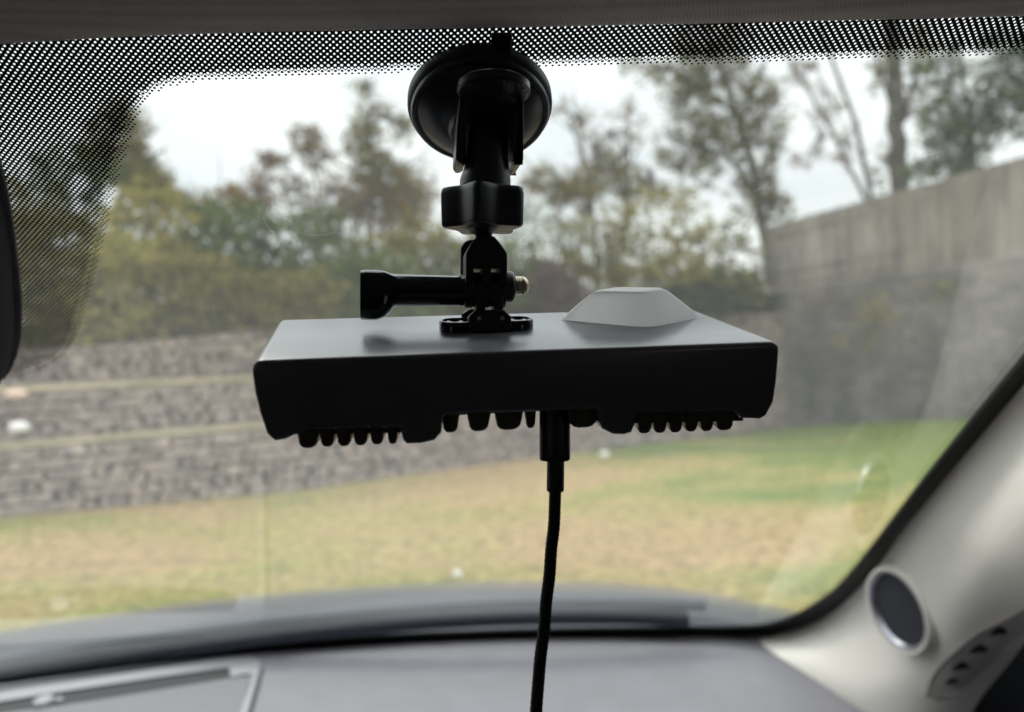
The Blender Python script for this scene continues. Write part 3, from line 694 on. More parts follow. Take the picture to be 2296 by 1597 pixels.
mlathe(1150, 641, [(0, 21.5)]+[(x, 21.5 if i % 2 else 20.6) for i, x in enumerate(range(3, 22, 2))]+[(24, 21), (30, 18), (35, 12), (37, 5), (37.4, 0)], wh, 'bolt_tip', 'brass', seg=36)
# ball stem, knob, neck
mlathe(1084, 560, [(0, 26), (18, 22), (24, 19.5), (45, 19), (60, 20)], up, 'ball_stem', 'gloss')
mb = MB(); N_ = 90
def star(py, k, rb=84):
    o = []
    for i in range(N_):
        a = 2*pi*i/N_; q = abs(cos(2*(a+.30)))**.8
        ph = ((a-radians(185)+pi/5) % (2*pi/5))-pi/5       # five corners with hollow sides
        r = 96*cos(pi/5)/cos(pi/5-abs(ph))*(1-.13*sin(2.5*ph)**2)*k*MM
        r = min(r*1.02, 94*k*MM)
        o.append(A(1084, py)+wh*cos(a)*r+dh*sin(a)*r)
    return o
mb.loft([star(515, .6), star(514, .95), star(511, .99), star(505, 1), star(440, 1.02), star(430, 1.0), star(426, .96), star(424, .6)])
knob = obj('locking_knob', mb, 'plastic', mount)
mb = MB(); mb.lathe(A(1080, 524), up, [(-6*MM*0, 22*MM), (5*MM, 30*MM), (12*MM, 38*MM), (16*MM, 38*MM)], 40); obj('collar', mb, 'plastic', knob)
mb = MB(); mb.lathe(A(1084, 428), up, [(0, 62*MM), (5*MM, 61*MM), (8*MM, 57*MM)], 40); obj('collar', mb, 'plastic', knob)
mb = MB()
CN = gnorm(CUP.x, CUP.z)
pivot = A(1095, 330, .0)
secs = []
for px, py, rx, rz, dz in ((1088, 424, 57, 57, 0), (1088, 405, 57, 56, 0), (1089, 395, 55, 55, 0), (1091, 380, 51, 52, 0), (1093, 350, 47, 50, .001), (1095, 320, 46, 48, .002), (1096, 295, 44, 42, .003), (1096, 277, 38, 32, .004), (1097, 266, 26, 20, .005)):
    secs.append([A(px, py, dz)+(wh*cos(2*pi*k/40)*rx+dh*sin(2*pi*k/40)*rz)*MM for k in range(40)])
mb.loft(secs); obj('swivel_neck', mb, 'plastic', mount)
# fork that holds the neck
up2 = (up-CN*up.dot(CN)).normalized()
for (xa, xb), dl_ in (((1019, 1043), 0), ((1146, 1168), 1)):
    ym = 374 if not dl_ else 378
    pl = [(xb if not dl_ else xa, 262), (xb if not dl_ else xa, ym-6), ((xa+xb)/2+4, ym), ((xa+xb)/2-6, ym), (xa if not dl_ else xb, ym-10), (xa+(2 if not dl_ else 22), 300), (1029 if not dl_ else 1168, 215), ((1060 if not dl_ else 1140), 200)]
    mb = MB(); mb.loft([[A(a, b, -.0055) for a, b in pl], [A(a, b, .0095) for a, b in pl]]); obj('fork_arm', mb, 'cupplastic', mount, bevel=.0005, ang=20)
boxpx(0, 0, 0, 0, -.0045, .011, 'fork_bridge', mt='cupplastic', poly=[(1030, 205), (1166, 205), (1166, 285), (1140, 262), (1100, 250), (1060, 262), (1034, 290)])
# turret plate, ribbed cup and rubber skirt around the glass normal
cw = CUP
mb = MB()
tcen = P(1107, 203, .2475)
vdir = (tcen-EYE).normalized(); TN = (-vdir*.40 - (up-vdir*up.dot(vdir)).normalized()*.917).normalized()
mb.lathe(tcen, TN, [(-.0022, .0), (-.0022, .0112), (-.0016, .0119), (.0006, .0120), (.0013, .0115), (.0013, .0)], 56); tur = obj('turret', mb, 'cupplastic', mount)
mb = MB(); e2 = CN.cross(up2); mb.loft([[c+(a_*cos(2*pi*k/32)+e2*sin(2*pi*k/32))*r for k in range(32)] for c, a_, r in ((CUP+CN*.012, up2, .0125), (CUP+CN*.016, up2, .0105), (tcen-TN*.002, TN.cross(e2), .0095))]); obj('turret_stem', mb, 'cupplastic', mount)
for k in range(18):
    a = 2*pi*k/18; e1 = TN.orthogonal().normalized(); e2 = TN.cross(e1)
    mb = MB(); mb.lathe(tcen+(e1*cos(a)+e2*sin(a))*.0106+TN*.0012, TN, [(0, .0005), (.0003, .0005), (.0004, .0003), (.0004, 0)], 10); obj('detent', mb, 'gloss', tur)
mb = MB()
RC = 167*.262/F
mb.lathe(cw, CN, [(.0004, RC*.96), (.0008, RC*1.0), (.0035, RC*1.0), (.0048, RC*.985), (.0056, RC*.955)], 96); obj('rubber_skirt', mb, 'rubber', mount)
mb = MB()
mb.lathe(cw, CN, [(.005, RC*.95), (.0062, RC*.955), (.0072, RC*.935), (.0076, RC*.90), (.0072, RC*.865), (.0078, RC*.84), (.0100, RC*.74), (.0122, RC*.62), (.0135, RC*.5), (.014, RC*.42), (.014, 0)], 96)
cupo = obj('suction_cup', mb, 'cupplastic', mount)
# pull tab
mb = MB()
tb = [(1100, 66), (1148, 66), (1146, 104), (1152, 122), (1098, 122), (1103, 100)]
mb.loft([[hit(a, b, .001) for a, b in tb], [hit(a, b, .0035) for a, b in tb]]); obj('pull_tab', mb, 'rubber', mount, bevel=.0006)

# ================================================================== CABLE
cab = empty('power_cable', A(1240, 1500), 'black braided power cable hanging from the plug under the box', 'cable')
cb = .012
cz = proj(DV(*dl(1240, 925, cb), cb))[2]
def Cq(px, py, dz=0): return P(px, py, cz+dz)
mb = MB(); c_m = cz/F
def cyl(px0, py0, px1, py1, r, name, mt, rz=None):
    a, b = Cq(px0, py0), Cq(px1, py1); m_ = MB(); ax = (b-a).normalized(); e1 = (rt-ax*rt.dot(ax)).normalized(); e2 = ax.cross(e1); ln = (b-a).length
    rz = rz or r; secs = []
    for t, k in ((0, .96), (.03, 1), (.96, 1), (.985, .97), (1, .9)):
        secs.append([a+ax*ln*t+(e1*cos(2*pi*j/36)*r*k + e2*sin(2*pi*j/36)*rz*k)*c_m for j in range(36)])
    m_.loft(secs); return obj(name, m_, mt, cab)
cyl(1244, 918, 1244, 1033, 34.5, 'plug', 'plastic', 22)
cyl(1246, 1030, 1245, 1102, 19.5, 'strain_relief', 'rubber')
kp = [V((a, b, 0)) for a, b in [(1245, 1095), (1244, 1130), (1242, 1180), (1236, 1232), (1232, 1290), (1225, 1348), (1220, 1410), (1212, 1472), (1207, 1530), (1202, 1597), (1198, 1680), (1196, 1760)]]
pts = [cmr(kp, i/160) for i in range(161)]
mb = MB(); mb.tube([Cq(q.x, q.y, -.01*(i/160)) for i, q in enumerate(pts)], [(13.6+.5*sin(i*1.9))*c_m for i in range(161)], 16)
obj('braided_lead', mb, 'cable', cab)

# ================================================================== OUTSIDE
# depth scale .8 of the pixel layout; all heights follow from the sight lines
def lerp(a, b, t): return a+(b-a)*t
def pl3(l): return [P(a, b, d) for a, b, d in l]
def samp(ps, t):                       # piecewise linear by plan length
    ls = [(ps[i+1]-ps[i]).length for i in range(len(ps)-1)]; s = t*sum(ls)
    for i, l_ in enumerate(ls):
        if s <= l_ or i == len(ls)-1: return ps[i].lerp(ps[i+1], s/l_)
        s -= l_
base1 = pl3([(-1500, 1330, 4.3), (0, 1156, 6.4), (628, 1102, 7.8), (1250, 1018, 9.8), (1780, 952, 12.9)])
top1 = pl3([(-1500, 1155, 4.4), (0, 1010, 6.5), (580, 962, 7.8), (1250, 918, 9.9), (1790, 884, 13.0)])
base2 = pl3([(-1500, 1147, 4.75), (0, 1001, 6.85), (580, 953, 8.15), (1250, 912, 10.2), (1800, 879, 13.1)])
top2 = pl3([(-1500, 1000, 4.8), (0, 882, 6.9), (573, 855, 8.2), (1250, 815, 10.3), (1810, 778, 13.2)])
base3 = pl3([(-1500, 992, 5.15), (0, 874, 7.25), (573, 847, 8.55), (1250, 809, 10.6), (1820, 772, 13.25)])
top3 = pl3([(-1500, 880, 5.2), (0, 796, 7.3), (300, 768, 7.9), (602, 737, 8.6), (1250, 712, 10.7), (1830, 695, 13.3)])
baseR = pl3([(1745, 957, 12.8), (2000, 944, 11.6), (2296, 934, 10.4), (2800, 925, 8.8), (3600, 930, 6.5)])
topR = pl3([(1735, 655, 13.0), (2000, 614, 11.7), (2296, 570, 10.5), (2800, 490, 8.9), (3600, 360, 6.6)])
topF = pl3([(1722, 506, 13.0), (2000, 432, 11.7), (2296, 348, 10.5), (2800, 210, 8.9), (3600, -20, 6.6)])

def blockwall(name, bs, tp, ncol, nrow, depth, mt, label, cat='wall', jit=.021, group=None):
    mb = MB(); n = 60
    bk = V((.25, .97, 0)) if name != 'x' else 0
    d0 = (bs[-1]-bs[0]); nrm = V((-d0.y, d0.x, 0)).normalized()
    if nrm.y < 0 and name == 'retaining_wall': nrm = -nrm
    if (nrm.dot(P(CX, CY, 30)-bs[len(bs)//2])) < 0: nrm = -nrm
    # core
    secs = []
    for i in range(n+1):
        t = i/n; b = samp(bs, t); tt = samp(tp, t)
        k_ = .04 if jit > .02 else .0; secs.append([b+nrm*k_-V((0, 0, .25)), b+nrm*depth-V((0, 0, .25)), tt+nrm*depth-V((0, 0, .012)), tt+nrm*k_-V((0, 0, .012))])
    mb.loft(secs)
    for r in range(nrow):
        off = random.random()
        for c in range(ncol):
            t0 = (c+off+random.uniform(-.25, .35))/ncol; t1 = (c+off+1)/ncol+random.uniform(-.003, .0)*.1; t0 = max(t0, 0); t1 = min(t1, 1)
            if t1-t0 < .15/ncol: continue
            v0, v1 = r/nrow, (r+1)/nrow-random.uniform(.08, .18)/nrow
            if r == nrow-1: v1 -= random.uniform(0, .25)/nrow
            o = random.uniform(-jit, jit); cs = []
            for (t, v) in ((t0, v0), (t1, v0), (t1, v1), (t0, v1)):
                cs.append(samp(bs, t).lerp(samp(tp, t), v))
            cc = sum(cs, V((0, 0, 0)))/4
            if jit > .02: cs = [p+V((0, 0, random.uniform(-.016, .016)))+(bs[-1]-bs[0]).normalized()*random.uniform(-.03, .03) for p in cs]
            f_ = [p.lerp(cc, .07+random.uniform(0, .07))-nrm*((.055 if jit > .02 else .02)+o+random.uniform(0, jit*.6)) for p in cs]
            md_ = [p.lerp(cc, .03)-nrm*(.015+o) for p in cs]
            bb_ = [p+nrm*.08 for p in cs]
            mb.loft([bb_, md_, f_])
    return tag(obj(name, mb, mt, None, smooth=False), label, cat, group)
blockwall('retaining_wall', base1, top1, 120, 6, .35, 'stone', 'lowest tier of the rough stone terrace, meeting the lawn', jit=.021, group='tiers of the stone terrace')
blockwall('retaining_wall', base2, top2, 120, 5, .35, 'stone', 'middle tier of the rough stone terrace, between two grass ledges', jit=.021, group='tiers of the stone terrace')
blockwall('retaining_wall', base3, top3, 120, 5, .35, 'stone', 'top tier of the rough stone terrace, below the bushes', jit=.021, group='tiers of the stone terrace')
blockwall('tall_stone_wall', baseR, topR, 34, 18, .5, 'stone2', 'tall grey stone wall standing under the board fence', jit=.010)

# lawn: from beneath the car to the wall feet
rowsG = []
NB = 48
path = base1[:-1]+baseR[0:]
far_ = [samp(path, i/NB) for i in range(NB+1)]
mb = MB(); rows = []
for k in range(0, 31):
    t = k/30; row = []
    for i, p in enumerate(far_):
        a = V((lerp(-9, 9, i/NB), -4, .0)); q = a.lerp(p+V((0, 0, -.0)), t)
        tt = max(0, (t-.35)/.65); q.z = lerp(0, p.z, tt*tt*(3-2*tt)*.35+tt*.65)+.02*mnoise.noise(q*.9)*(1 if t < .98 else 0)
        if t == 1: q = p+(p-EYE).normalized()*.02
        row.append(q)
    rows.append(row)
mb.loft(rows, closed=False)
tag(obj('lawn', mb, 'lawn', None), kind='structure')
# ledges of grass between the tiers
M['ledge'] = mat('ledge grass', (.20, .18, .085), .95, col2=(.32, .26, .16), nscale=5, bump=.5, bscale=40)
for tp_, bs_ in ((top1, base2), (top2, base3)):
    mb = MB(); a = [samp(tp_, i/60)+V((0, 0, .004)) for i in range(61)]; b = [samp(bs_, i/60) for i in range(61)]
    mb.loft([[p+V((0, 0, 0)) for p in a], [p.lerp(q, .5)+V((0, 0, .035+.02*mnoise.noise(p*6))) for p, q in zip(a, b)], [q+V((.02, .06, .03)) for q in b]], closed=False)
    tag(obj('grass_ledge', mb, 'ledge', None), 'strip of short dry grass on a terrace ledge', 'grass', kind='stuff')
# rising bank behind the terrace, then flat land to the horizon
mb = MB(); rows = []
tpath = top3[:-1]+topR
for dist, dz in ((-.0, -.02), (.5, .0), (2, .15), (5, .25), (12, .2), (30, -.5), (90, -1), (900, -2)):
    rows.append([p+(V((p.x, p.y, 0)).normalized())*dist+V((0, 0, dz+(.08*mnoise.noise(p+V((0, dist, 0))) if dist else 0))) for p in [samp(tpath, i/60) for i in range(61)]])
mb.loft(rows, closed=False)
tag(obj('upper_bank', mb, 'soil', None), kind='structure')
mb = MB(); mb.add([V((-900, -900, -1.9)), V((900, -900, -1.9)), V((900, 1500, -1.9)), V((-900, 1500, -1.9))], [(0, 1, 2, 3)])
tag(obj('ground', mb, 'soil', None), kind='structure')

# fence on the tall wall
fen = empty('board_fence', topR[1], 'tall weathered vertical board fence on top of the grey stone wall', 'fence')
mb = MB(); nb = 150; nrmF = V((.55, .83, 0)).normalized()
for i in range(nb):
    t0, t1 = i/nb, (i+.94)/nb; b0, b1 = samp(topR, t0), samp(topR, t1); a0, a1 = samp(topF, t0), samp(topF, t1)
    o = nrmF*(.10+random.uniform(-.006, .006)); dz = V((0, 0, random.uniform(-.015, .015)))
    mb.loft([[b0+o, b1+o, b1+o+nrmF*.022, b0+o+nrmF*.022], [a0+o+dz, a1+o+dz, a1+o+nrmF*.022+dz, a0+o+nrmF*.022+dz]])
obj('boards', mb, 'board', fen, smooth=False)
for k in (.25, .8):
    mb = MB(); secs = []
    for i in range(41):
        p = samp(topR, i/40).lerp(samp(topF, i/40), k)+nrmF*.15; secs.append([p+V((0, 0, -.05))-nrmF*.02, p+V((0, 0, .05))-nrmF*.02, p+V((0, 0, .05))+nrmF*.02, p+V((0, 0, -.05))+nrmF*.02])
    mb.loft(secs); obj('rail', mb, 'board', fen, smooth=False)
for i in range(7):
    p = samp(topR, i/6.3); q = samp(topF, i/6.3); mb = MB(); mb.box((p+q)/2+nrmF*.21, V((.04, 0, 0)), V((0, .04, 0)), (q-p)/2*.97); obj('post', mb, 'board', fen, smooth=False)

# ------------------------------------------------------------------ vegetation
LF = .68
def leaves(mb, blobs, size, cl=.0):
    for px, py, d, rx, ry, n in blobs:
        c = P(px, py, d); sx = rx*d/F; sy = ry*d/F; sz = sx*.9
        n = int(n*LF); nc = max(3, n//15); cs = []
        for _ in range(nc):
            while 1:
                q = V((random.uniform(-1, 1), random.uniform(-1, 1), random.uniform(-1, 1)))
                if q.length < 1: break
            if q.length > .01 and random.random() < .6: q = q.normalized()*random.uniform(.6, 1)
            cs.append(q)
        for _ in range(n):
            q = random.choice(cs)
            p = c+V((random.gauss(0, 1), random.gauss(0, 1), random.gauss(0, .8)))*.072+rt*q.x*sx+V((0, 0, 1))*q.z*sy+V((fw.x, fw.y, 0))*q.y*sz
            s = size*random.uniform(.6, 1.4); a = V((random.gauss(0, 1), random.gauss(0, 1), random.gauss(0, 1))).normalized(); b = a.orthogonal().normalized()
            mb.add([p-a*s, p+b*s*.5, p+a*s, p-b*s*.5], [(0, 1, 2, 3)])
def limbs(mb, lst):
    for pts_, r0_, r1_ in lst:
        ps = [P(a, b, d) for a, b, d in pts_]; n = max(6, len(ps)*4)
        q = [cmr(ps, i/n) for i in range(n+1)]
        for i in range(1, n): q[i] = q[i]+V((random.gauss(0, 1), random.gauss(0, 1), random.gauss(0, 1)))*r0_*.18
        mb.tube(q, [lerp(r0_, r1_, i/n) for i in range(n+1)], 8)
def twigs(mb, blobs, lb, per=8):
    anch = [P(*q) for l_ in lb for q in l_[0]]
    for px, py, d, rx, ry, n in blobs:
        c = P(px, py, d); sx = rx*d/F; sy = ry*d/F
        a = min(anch, key=lambda q: (q-c).length)
        for _ in range(per):
            e_ = c+rt*random.uniform(-1.3, 1.3)*sx+V((0, 0, 1))*random.uniform(-.6, 1.5)*sy
            m1 = a.lerp(c, .5)+V((random.gauss(0, 1), random.gauss(0, 1), random.gauss(0, 1)))*sx*.25
            for k_ in range(2):
                e2_ = e_+V((random.gauss(0, 1), random.gauss(0, 1), abs(random.gauss(0, 1))))*sx*.35*k_
                mb.tube([a, m1, c.lerp(e_, .45), e2_], [.016, .012, .008, .003], 5)
def plant(name, base_, label, cat, lm, blobs, lb, size=.045, group=None):
    e = empty(name, P(*base_), label, cat, group)
    mb = MB(); leaves(mb, [(a, b, c_, rx, ry, int(n*(3.0 if cat == 'tree' else 1))) for a, b, c_, rx, ry, n in blobs], size*(1.25 if cat == 'tree' else 1.1))
    if mb.v: obj('crown' if cat == 'tree' else 'foliage', mb, lm, e, smooth=False, flip=True)
    if lb:
        mb = MB(); limbs(mb, lb)
        if cat == 'tree': twigs(mb, blobs, lb)
        obj('trunk' if cat == 'tree' else 'stem', mb, 'bark', e)
    return e
def bush(px, top_, bot, d, rx, col, n, label, size=.042, group='bushes along the terrace'):
    h = bot-top_; cy = (top_+bot)/2
    bl = [(px, bot-h*.22, d, rx, h*.26, int(n*.62)), (px, cy, d, rx*.95, h*.4, int(n*.22)), (px-rx*.45, cy-h*.02, d+.1, rx*.55, h*.36, int(n*.13)), (px+rx*.4, cy-h*.08, d-.1, rx*.55, h*.38, int(n*.13)), (px+rx*.05, top_+h*.22, d, rx*.5, h*.22, int(n*.10))]
    lb = [([(px+dx, bot+10, d), (px+dx*1.6, cy, d), (px+dx*2.6, top_+h*.25, d)], .025, .008) for dx in (-rx*.15, rx*.02, rx*.18)]
    return plant('bush', (px, bot+10, d), label, 'bush', 'leaf_'+col, bl, lb, size, group)
bush(-260, 420, 830, 8.3, 240, 'dark', 5200, 'dark bush beyond the mirror housing at the far left')
bush(60, 400, 815, 8.4, 200, 'olive', 6000, 'olive bush seen through the dotted shade band')
bush(250, 520, 795, 8.5, 150, 'yellow', 4200, 'yellow-brown bush just right of the dotted band')
bush(330, 400, 640, 9.6, 130, 'yellow', 3200, 'tall yellowish bush beside the lower dotted band')
bush(430, 560, 775, 8.8, 140, 'olive', 4600, 'olive bush above the left end of the terrace')
bush(520, 440, 690, 10.0, 150, 'green', 4600, 'green bush behind the olive one, left of centre')
bush(640, 600, 752, 9.1, 150, 'olive', 4200, 'low olive bush above the left corner of the black box')
bush(700, 450, 700, 10.4, 150, 'green', 4600, 'bright green bush behind the head of the thumbscrew')
bush(840, 560, 745, 9.6, 150, 'green', 4400, 'green bush just behind the thumbscrew barrel')
bush(930, 470, 720, 10.8, 150, 'olive', 4600, 'olive bush left of the locking knob')
bush(1080, 500, 730, 11.0, 140, 'green', 4000, 'green bush hidden partly by the ball joint')
bush(1215, 575, 722, 10.9, 120, 'purple', 3600, 'reddish brown bush right of the bolt tip')
bush(1330, 450, 690, 12.0, 160, 'olive', 4200, 'olive bush behind the reddish one')
bush(1480, 400, 700, 12.2, 150, 'yellow', 4800, 'pale yellow-green bush above the grey dome')
bush(1610, 480, 700, 12.6, 120, 'olive', 4200, 'olive bush beside the left end of the fence')
bush(1560, 600, 712, 12.0, 130, 'dark', 3000, 'low dark bush just above the grey dome')
bush(1680, 600, 708, 12.9, 60, 'dark', 1600, 'narrow dark bush against the fence end')
bush(1190, 430, 700, 13.5, 170, 'green', 4200, 'far green bush between the knob and the reddish bush')
bush(150, 300, 640, 11.0, 150, 'green', 3600, 'tall green bush behind the shade band')
bush(420, 440, 640, 12.5, 200, 'dark', 4200, 'far dark bush under the open sky')
bush(880, 400, 650, 14.0, 200, 'olive', 4600, 'far olive thicket left of the suction neck')

def tw(x0, y0, x1, y1, d, r0_=.03, r1_=.008, b=0): 
    return ([(x0, y0, d), ((x0+x1)/2+b, (y0+y1)/2, d), (x1, y1, d)], r0_, r1_)
plant('tree', (250, 640, 12), 'slim leafy tree rising at the right edge of the shade band', 'tree', 'leaf_olive',
      [(300, 360, 12, 60, 60, 420), (285, 270, 12, 45, 50, 160), (330, 420, 12, 70, 50, 420), (250, 330, 12, 70, 80, 400)],
      [tw(240, 640, 290, 280, 12, .06, .02), tw(265, 460, 350, 380, 12, .03), tw(260, 420, 200, 300, 12, .03)], .04)
plant('tree', (690, 620, 13), 'small bare-topped tree with drooping twigs left of the suction cup', 'tree', 'leaf_brown',
      [(690, 315, 13, 42, 34, 200), (610, 365, 13, 40, 24, 110), (720, 355, 13, 45, 30, 120), (585, 420, 13, 25, 50, 120), (560, 440, 13, 60, 30, 200)],
      [tw(715, 640, 690, 300, 13, .045, .012, 14), tw(700, 420, 600, 345, 13, .025, .008, -5), tw(605, 345, 585, 430, 13, .014, .006), tw(700, 380, 745, 330, 13, .02), tw(500, 450, 490, 345, 13, .012, .005), tw(735, 430, 700, 350, 13, .02)], .035)
plant('tree', (830, 640, 13), 'brownish leafy tree with a pale wispy top beside the suction cup', 'tree', 'leaf_olive',
      [(820, 215, 13, 30, 40, 70), (840, 265, 13, 50, 36, 130), (815, 320, 13, 48, 44, 360), (850, 390, 13, 70, 44, 620), (900, 440, 13, 60, 46, 520), (800, 440, 13, 50, 60, 260), (905, 300, 13, 32, 40, 100)],
      [tw(830, 660, 825, 180, 13, .06, .008, 6), tw(830, 420, 780, 560, 13, .03, .02), tw(880, 560, 850, 380, 13, .04, .02), tw(850, 420, 965, 330, 13, .025, .01, 5), tw(826, 330, 770, 250, 13, .015, .005), tw(828, 290, 905, 225, 13, .015, .005), tw(900, 560, 915, 420, 13, .04, .02), tw(755, 560, 765, 420, 13, .03, .012)], .035)
plant('tree', (1340, 640, 14), 'bare branching tree just right of the suction cup', 'tree', 'leaf_brown',
      [(1290, 260, 14, 50, 40, 80), (1330, 330, 14, 50, 40, 110), (1350, 400, 14, 80, 40, 330), (1230, 430, 14, 70, 30, 330), (1400, 300, 14, 50, 80, 170)],
      [tw(1345, 640, 1260, 210, 14, .05, .014, 18), tw(1310, 360, 1285, 190, 14, .022, .007), tw(1320, 400, 1350, 260, 14, .02, .006, 6), tw(1400, 560, 1410, 190, 14, .04, .008, 5), tw(1408, 380, 1455, 290, 14, .02, .006), tw(1395, 400, 1360, 300, 14, .02, .006), tw(1290, 300, 1240, 260, 14, .014, .005)], .035)
plant('tree', (1720, 640, 14.5), 'big leafy tree with a leaning trunk above the left end of the fence', 'tree', 'leaf_olive',
      [(1520, 175, 14.5, 70, 50, 520), (1600, 150, 14.5, 90, 60, 800), (1660, 215, 14.5, 80, 70, 800), (1560, 260, 14.5, 70, 60, 600), (1620, 320, 14.5, 80, 60, 620), (1700, 330, 14.5, 60, 80, 560), (1690, 430, 14.5, 60, 60, 420), (1560, 380, 14.5, 60, 44, 320), (1740, 250, 14.5, 40, 60, 160), (1500, 330, 14.5, 40, 50, 180), (1590, 60, 14.5, 100, 60, 600), (1740, 470, 14.5, 40, 40, 240), (1430, 150, 14.5, 40, 30, 90)],
      [tw(1730, 660, 1600, 100, 14.5, .11, .04, 22), tw(1690, 430, 1560, 250, 14.5, .05, .015), tw(1650, 300, 1720, 130, 14.5, .05, .015), tw(1640, 250, 1500, 150, 14.5, .04, .012), tw(1715, 520, 1745, 330, 14.5, .04, .012), tw(1660, 380, 1590, 330, 14.5, .03, .01)], .04)
plant('tree', (1960, 470, 15.5), 'thin bare tree leaning left, its two stems crossing the bright sky', 'tree', 'leaf_brown',
      [(1800, 170, 15.5, 40, 40, 120), (1850, 250, 15.5, 40, 60, 120), (1900, 330, 15.5, 35, 60, 90), (1830, 360, 15.5, 60, 20, 60)],
      [tw(1965, 520, 1835, 60, 15.5, .06, .03, 22), tw(1945, 460, 1745, 90, 15.5, .045, .02, 8), tw(1880, 250, 1820, 140, 15.5, .02, .006), tw(1900, 320, 1960, 230, 15.5, .018, .005), tw(1845, 290, 1760, 210, 15.5, .015, .005)], .04)
plant('tree', (2010, 470, 14), 'thick upright tree trunk rising behind the fence', 'tree', 'leaf_olive',
      [(2040, 130, 14, 60, 70, 360), (1975, 160, 14, 30, 60, 110), (2060, 240, 14, 36, 60, 170), (1985, 380, 14, 22, 70, 90)],
      [tw(2015, 520, 1995, 40, 14, .16, .12, 4), tw(2020, 280, 2070, 60, 14, .05, .03, 6), tw(2000, 250, 1955, 90, 14, .04, .015)], .04)
plant('tree', (2180, 430, 13), 'bushy green tree over the right part of the fence', 'tree', 'leaf_green',
      [(2110, 150, 13, 60, 50, 300), (2170, 200, 13, 80, 60, 560), (2110, 290, 13, 60, 60, 460), (2190, 300, 13, 70, 50, 540), (2270, 250, 13, 70, 70, 700), (2160, 370, 13, 60, 40, 420), (2070, 385, 13, 46, 34, 200), (2320, 170, 13, 80, 80, 700), (2420, 260, 13, 100, 90, 900), (2240, 110, 13, 60, 40, 260)],
      [tw(2185, 470, 2150, 90, 13, .07, .02, 8), tw(2170, 330, 2260, 170, 13, .04, .01), tw(2175, 360, 2100, 250, 13, .03, .01)], .042)
plant('tree', (2560, 330, 10), 'dark leafy tree beyond the right edge of the windshield', 'tree', 'leaf_dark',
      [(2560, 120, 10, 160, 120, 1500), (2400, 100, 10, 110, 80, 900)], [tw(2580, 380, 2540, 60, 10, .08, .03)], .05)
plant('tree', (760, 640, 12.4), 'tangled grey-brown thicket with slanting stems left of the locking knob', 'tree', 'leaf_brown',
      [(780, 440, 12.4, 60, 50, 130), (860, 480, 12.4, 70, 50, 160), (930, 430, 12.4, 50, 60, 140), (720, 470, 12.4, 50, 40, 110), (650, 430, 12.4, 50, 40, 110)],
      [tw(770, 650, 750, 420, 12.4, .035, .012, 6), tw(800, 650, 820, 400, 12.4, .03, .01, -6), tw(850, 650, 860, 400, 12.4, .03, .01), tw(900, 650, 950, 350, 12.4, .035, .01, 8), tw(720, 650, 660, 400, 12.4, .03, .01), tw(880, 650, 790, 430, 12.4, .025, .01)], .035)
plant('tree', (1260, 640, 13.2), 'sparse olive tree between the suction neck and the big leafy tree', 'tree', 'leaf_olive',
      [(1230, 400, 13.2, 60, 40, 150), (1300, 430, 13.2, 70, 44, 240), (1390, 400, 13.2, 60, 44, 200), (1450, 440, 13.2, 60, 40, 220), (1340, 370, 13.2, 60, 30, 90)],
      [tw(1270, 650, 1240, 380, 13.2, .04, .012), tw(1300, 650, 1330, 350, 13.2, .03, .01, -5), tw(1380, 650, 1400, 330, 13.2, .04, .01, 8), tw(1440, 650, 1460, 380, 13.2, .03, .01)], .038)
plant('tree', (420, 660, 13.5), 'low olive tree under the open sky just right of the shade band', 'tree', 'leaf_olive',
      [(360, 440, 13.5, 60, 34, 200), (430, 455, 13.5, 60, 30, 200), (520, 450, 13.5, 60, 34, 200), (300, 400, 13.5, 50, 50, 220)],
      [tw(420, 680, 400, 430, 13.5, .04, .012), tw(440, 680, 510, 430, 13.5, .03, .01), tw(400, 680, 310, 380, 13.5, .03, .01)], .038)
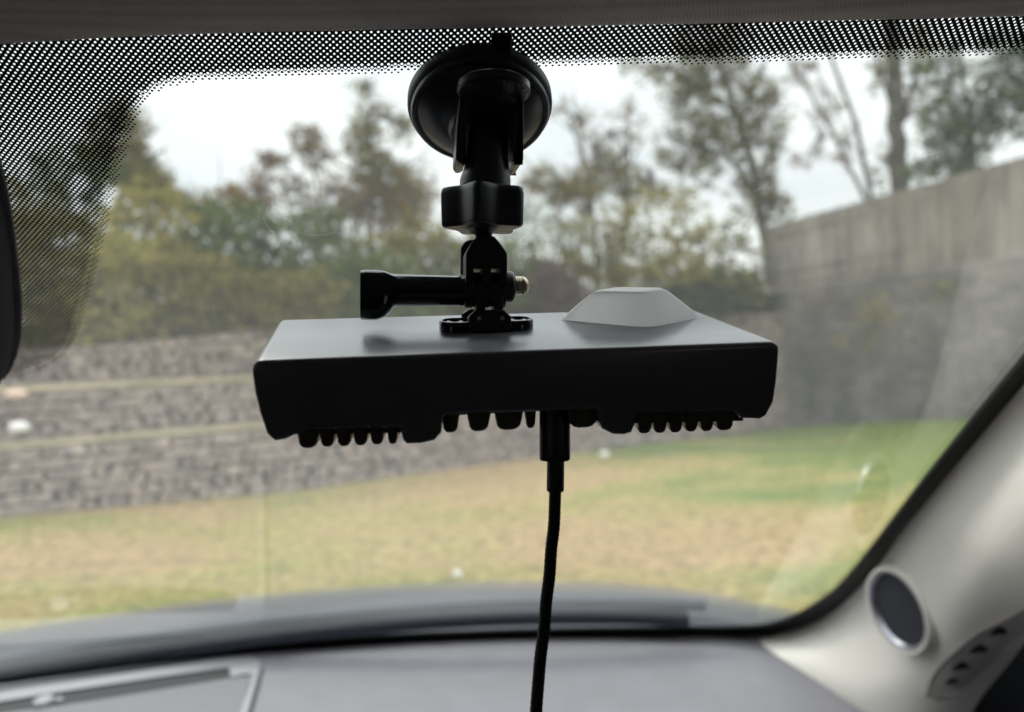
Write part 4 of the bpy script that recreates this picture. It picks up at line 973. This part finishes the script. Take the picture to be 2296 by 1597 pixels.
# trailing plants on the wall
def creeper(px, py, d, rx, ry, n, col, label):
    e = empty('creeper', P(px, py+ry, d), label, 'plant', 'creepers on the tall wall'); mb = MB(); leaves(mb, [(px, py, d, rx, ry, n)], .035); obj('foliage', mb, 'leaf_'+col, e, smooth=False, flip=True)
    mb = MB(); limbs(mb, [tw(px, py-ry, px+6, py+ry*.8, d, .012, .005)]); obj('stem', mb, 'bark', e)
creeper(1965, 690, 11.55, 45, 45, 420, 'yellow', 'pale green creeper hanging just below the fence')
creeper(1920, 760, 11.75, 50, 30, 220, 'yellow', 'yellow-green creeper patch halfway down the tall wall')
creeper(1815, 850, 12.3, 16, 70, 260, 'green', 'upright green plant at the wall corner beside the black box')
creeper(1890, 900, 11.9, 14, 60, 160, 'dark', 'dark thin plant climbing from the lawn up the tall wall')
creeper(1850, 670, 12.1, 40, 14, 120, 'brown', 'brown dry creeper on top of the wall under the fence')
creeper(2095, 650, 11.1, 40, 16, 120, 'yellow', 'small yellowish creeper at the right under the fence')
# small pale things lying about
def lump(name, px, py, d, rx, ry, mt, label, cat, group=None):
    c = P(px, py, d); mb = MB(); s = d/F; secs = []
    for k in range(7):
        a = -pi/2+pi*k/6; secs.append([c+(rt*cos(2*pi*j/10)*rx+V((fw.x, fw.y, 0))*sin(2*pi*j/10)*rx*.7)*s*max(cos(a), .05)*random.uniform(.85, 1.1)+V((0, 0, 1))*sin(a)*ry*s for j in range(10)])
    mb.loft(secs); return tag(obj(name, mb, mt, None), label, cat, group)
lump('stone', 36, 885, 6.75, 26, 12, 'pinks', 'pinkish stone at the far left on the upper grass ledge', 'stone')
lump('stone', 42, 958, 6.45, 24, 12, 'white', 'whitish stone in the middle terrace tier at the far left', 'stone')
lump('paper_scrap', 1355, 1019, 9.2, 11, 7, 'white', 'white scrap on the lawn just right of the cable plug', 'litter')
lump('paper_scrap', 1385, 991, 9.6, 18, 8, 'stone2', 'bluish grey scrap at the wall foot right of the plug', 'litter')
lump('paper_scrap', 1026, 1287, 4.1, 11, 9, 'white', 'white scrap on the near lawn just above the hood', 'litter')
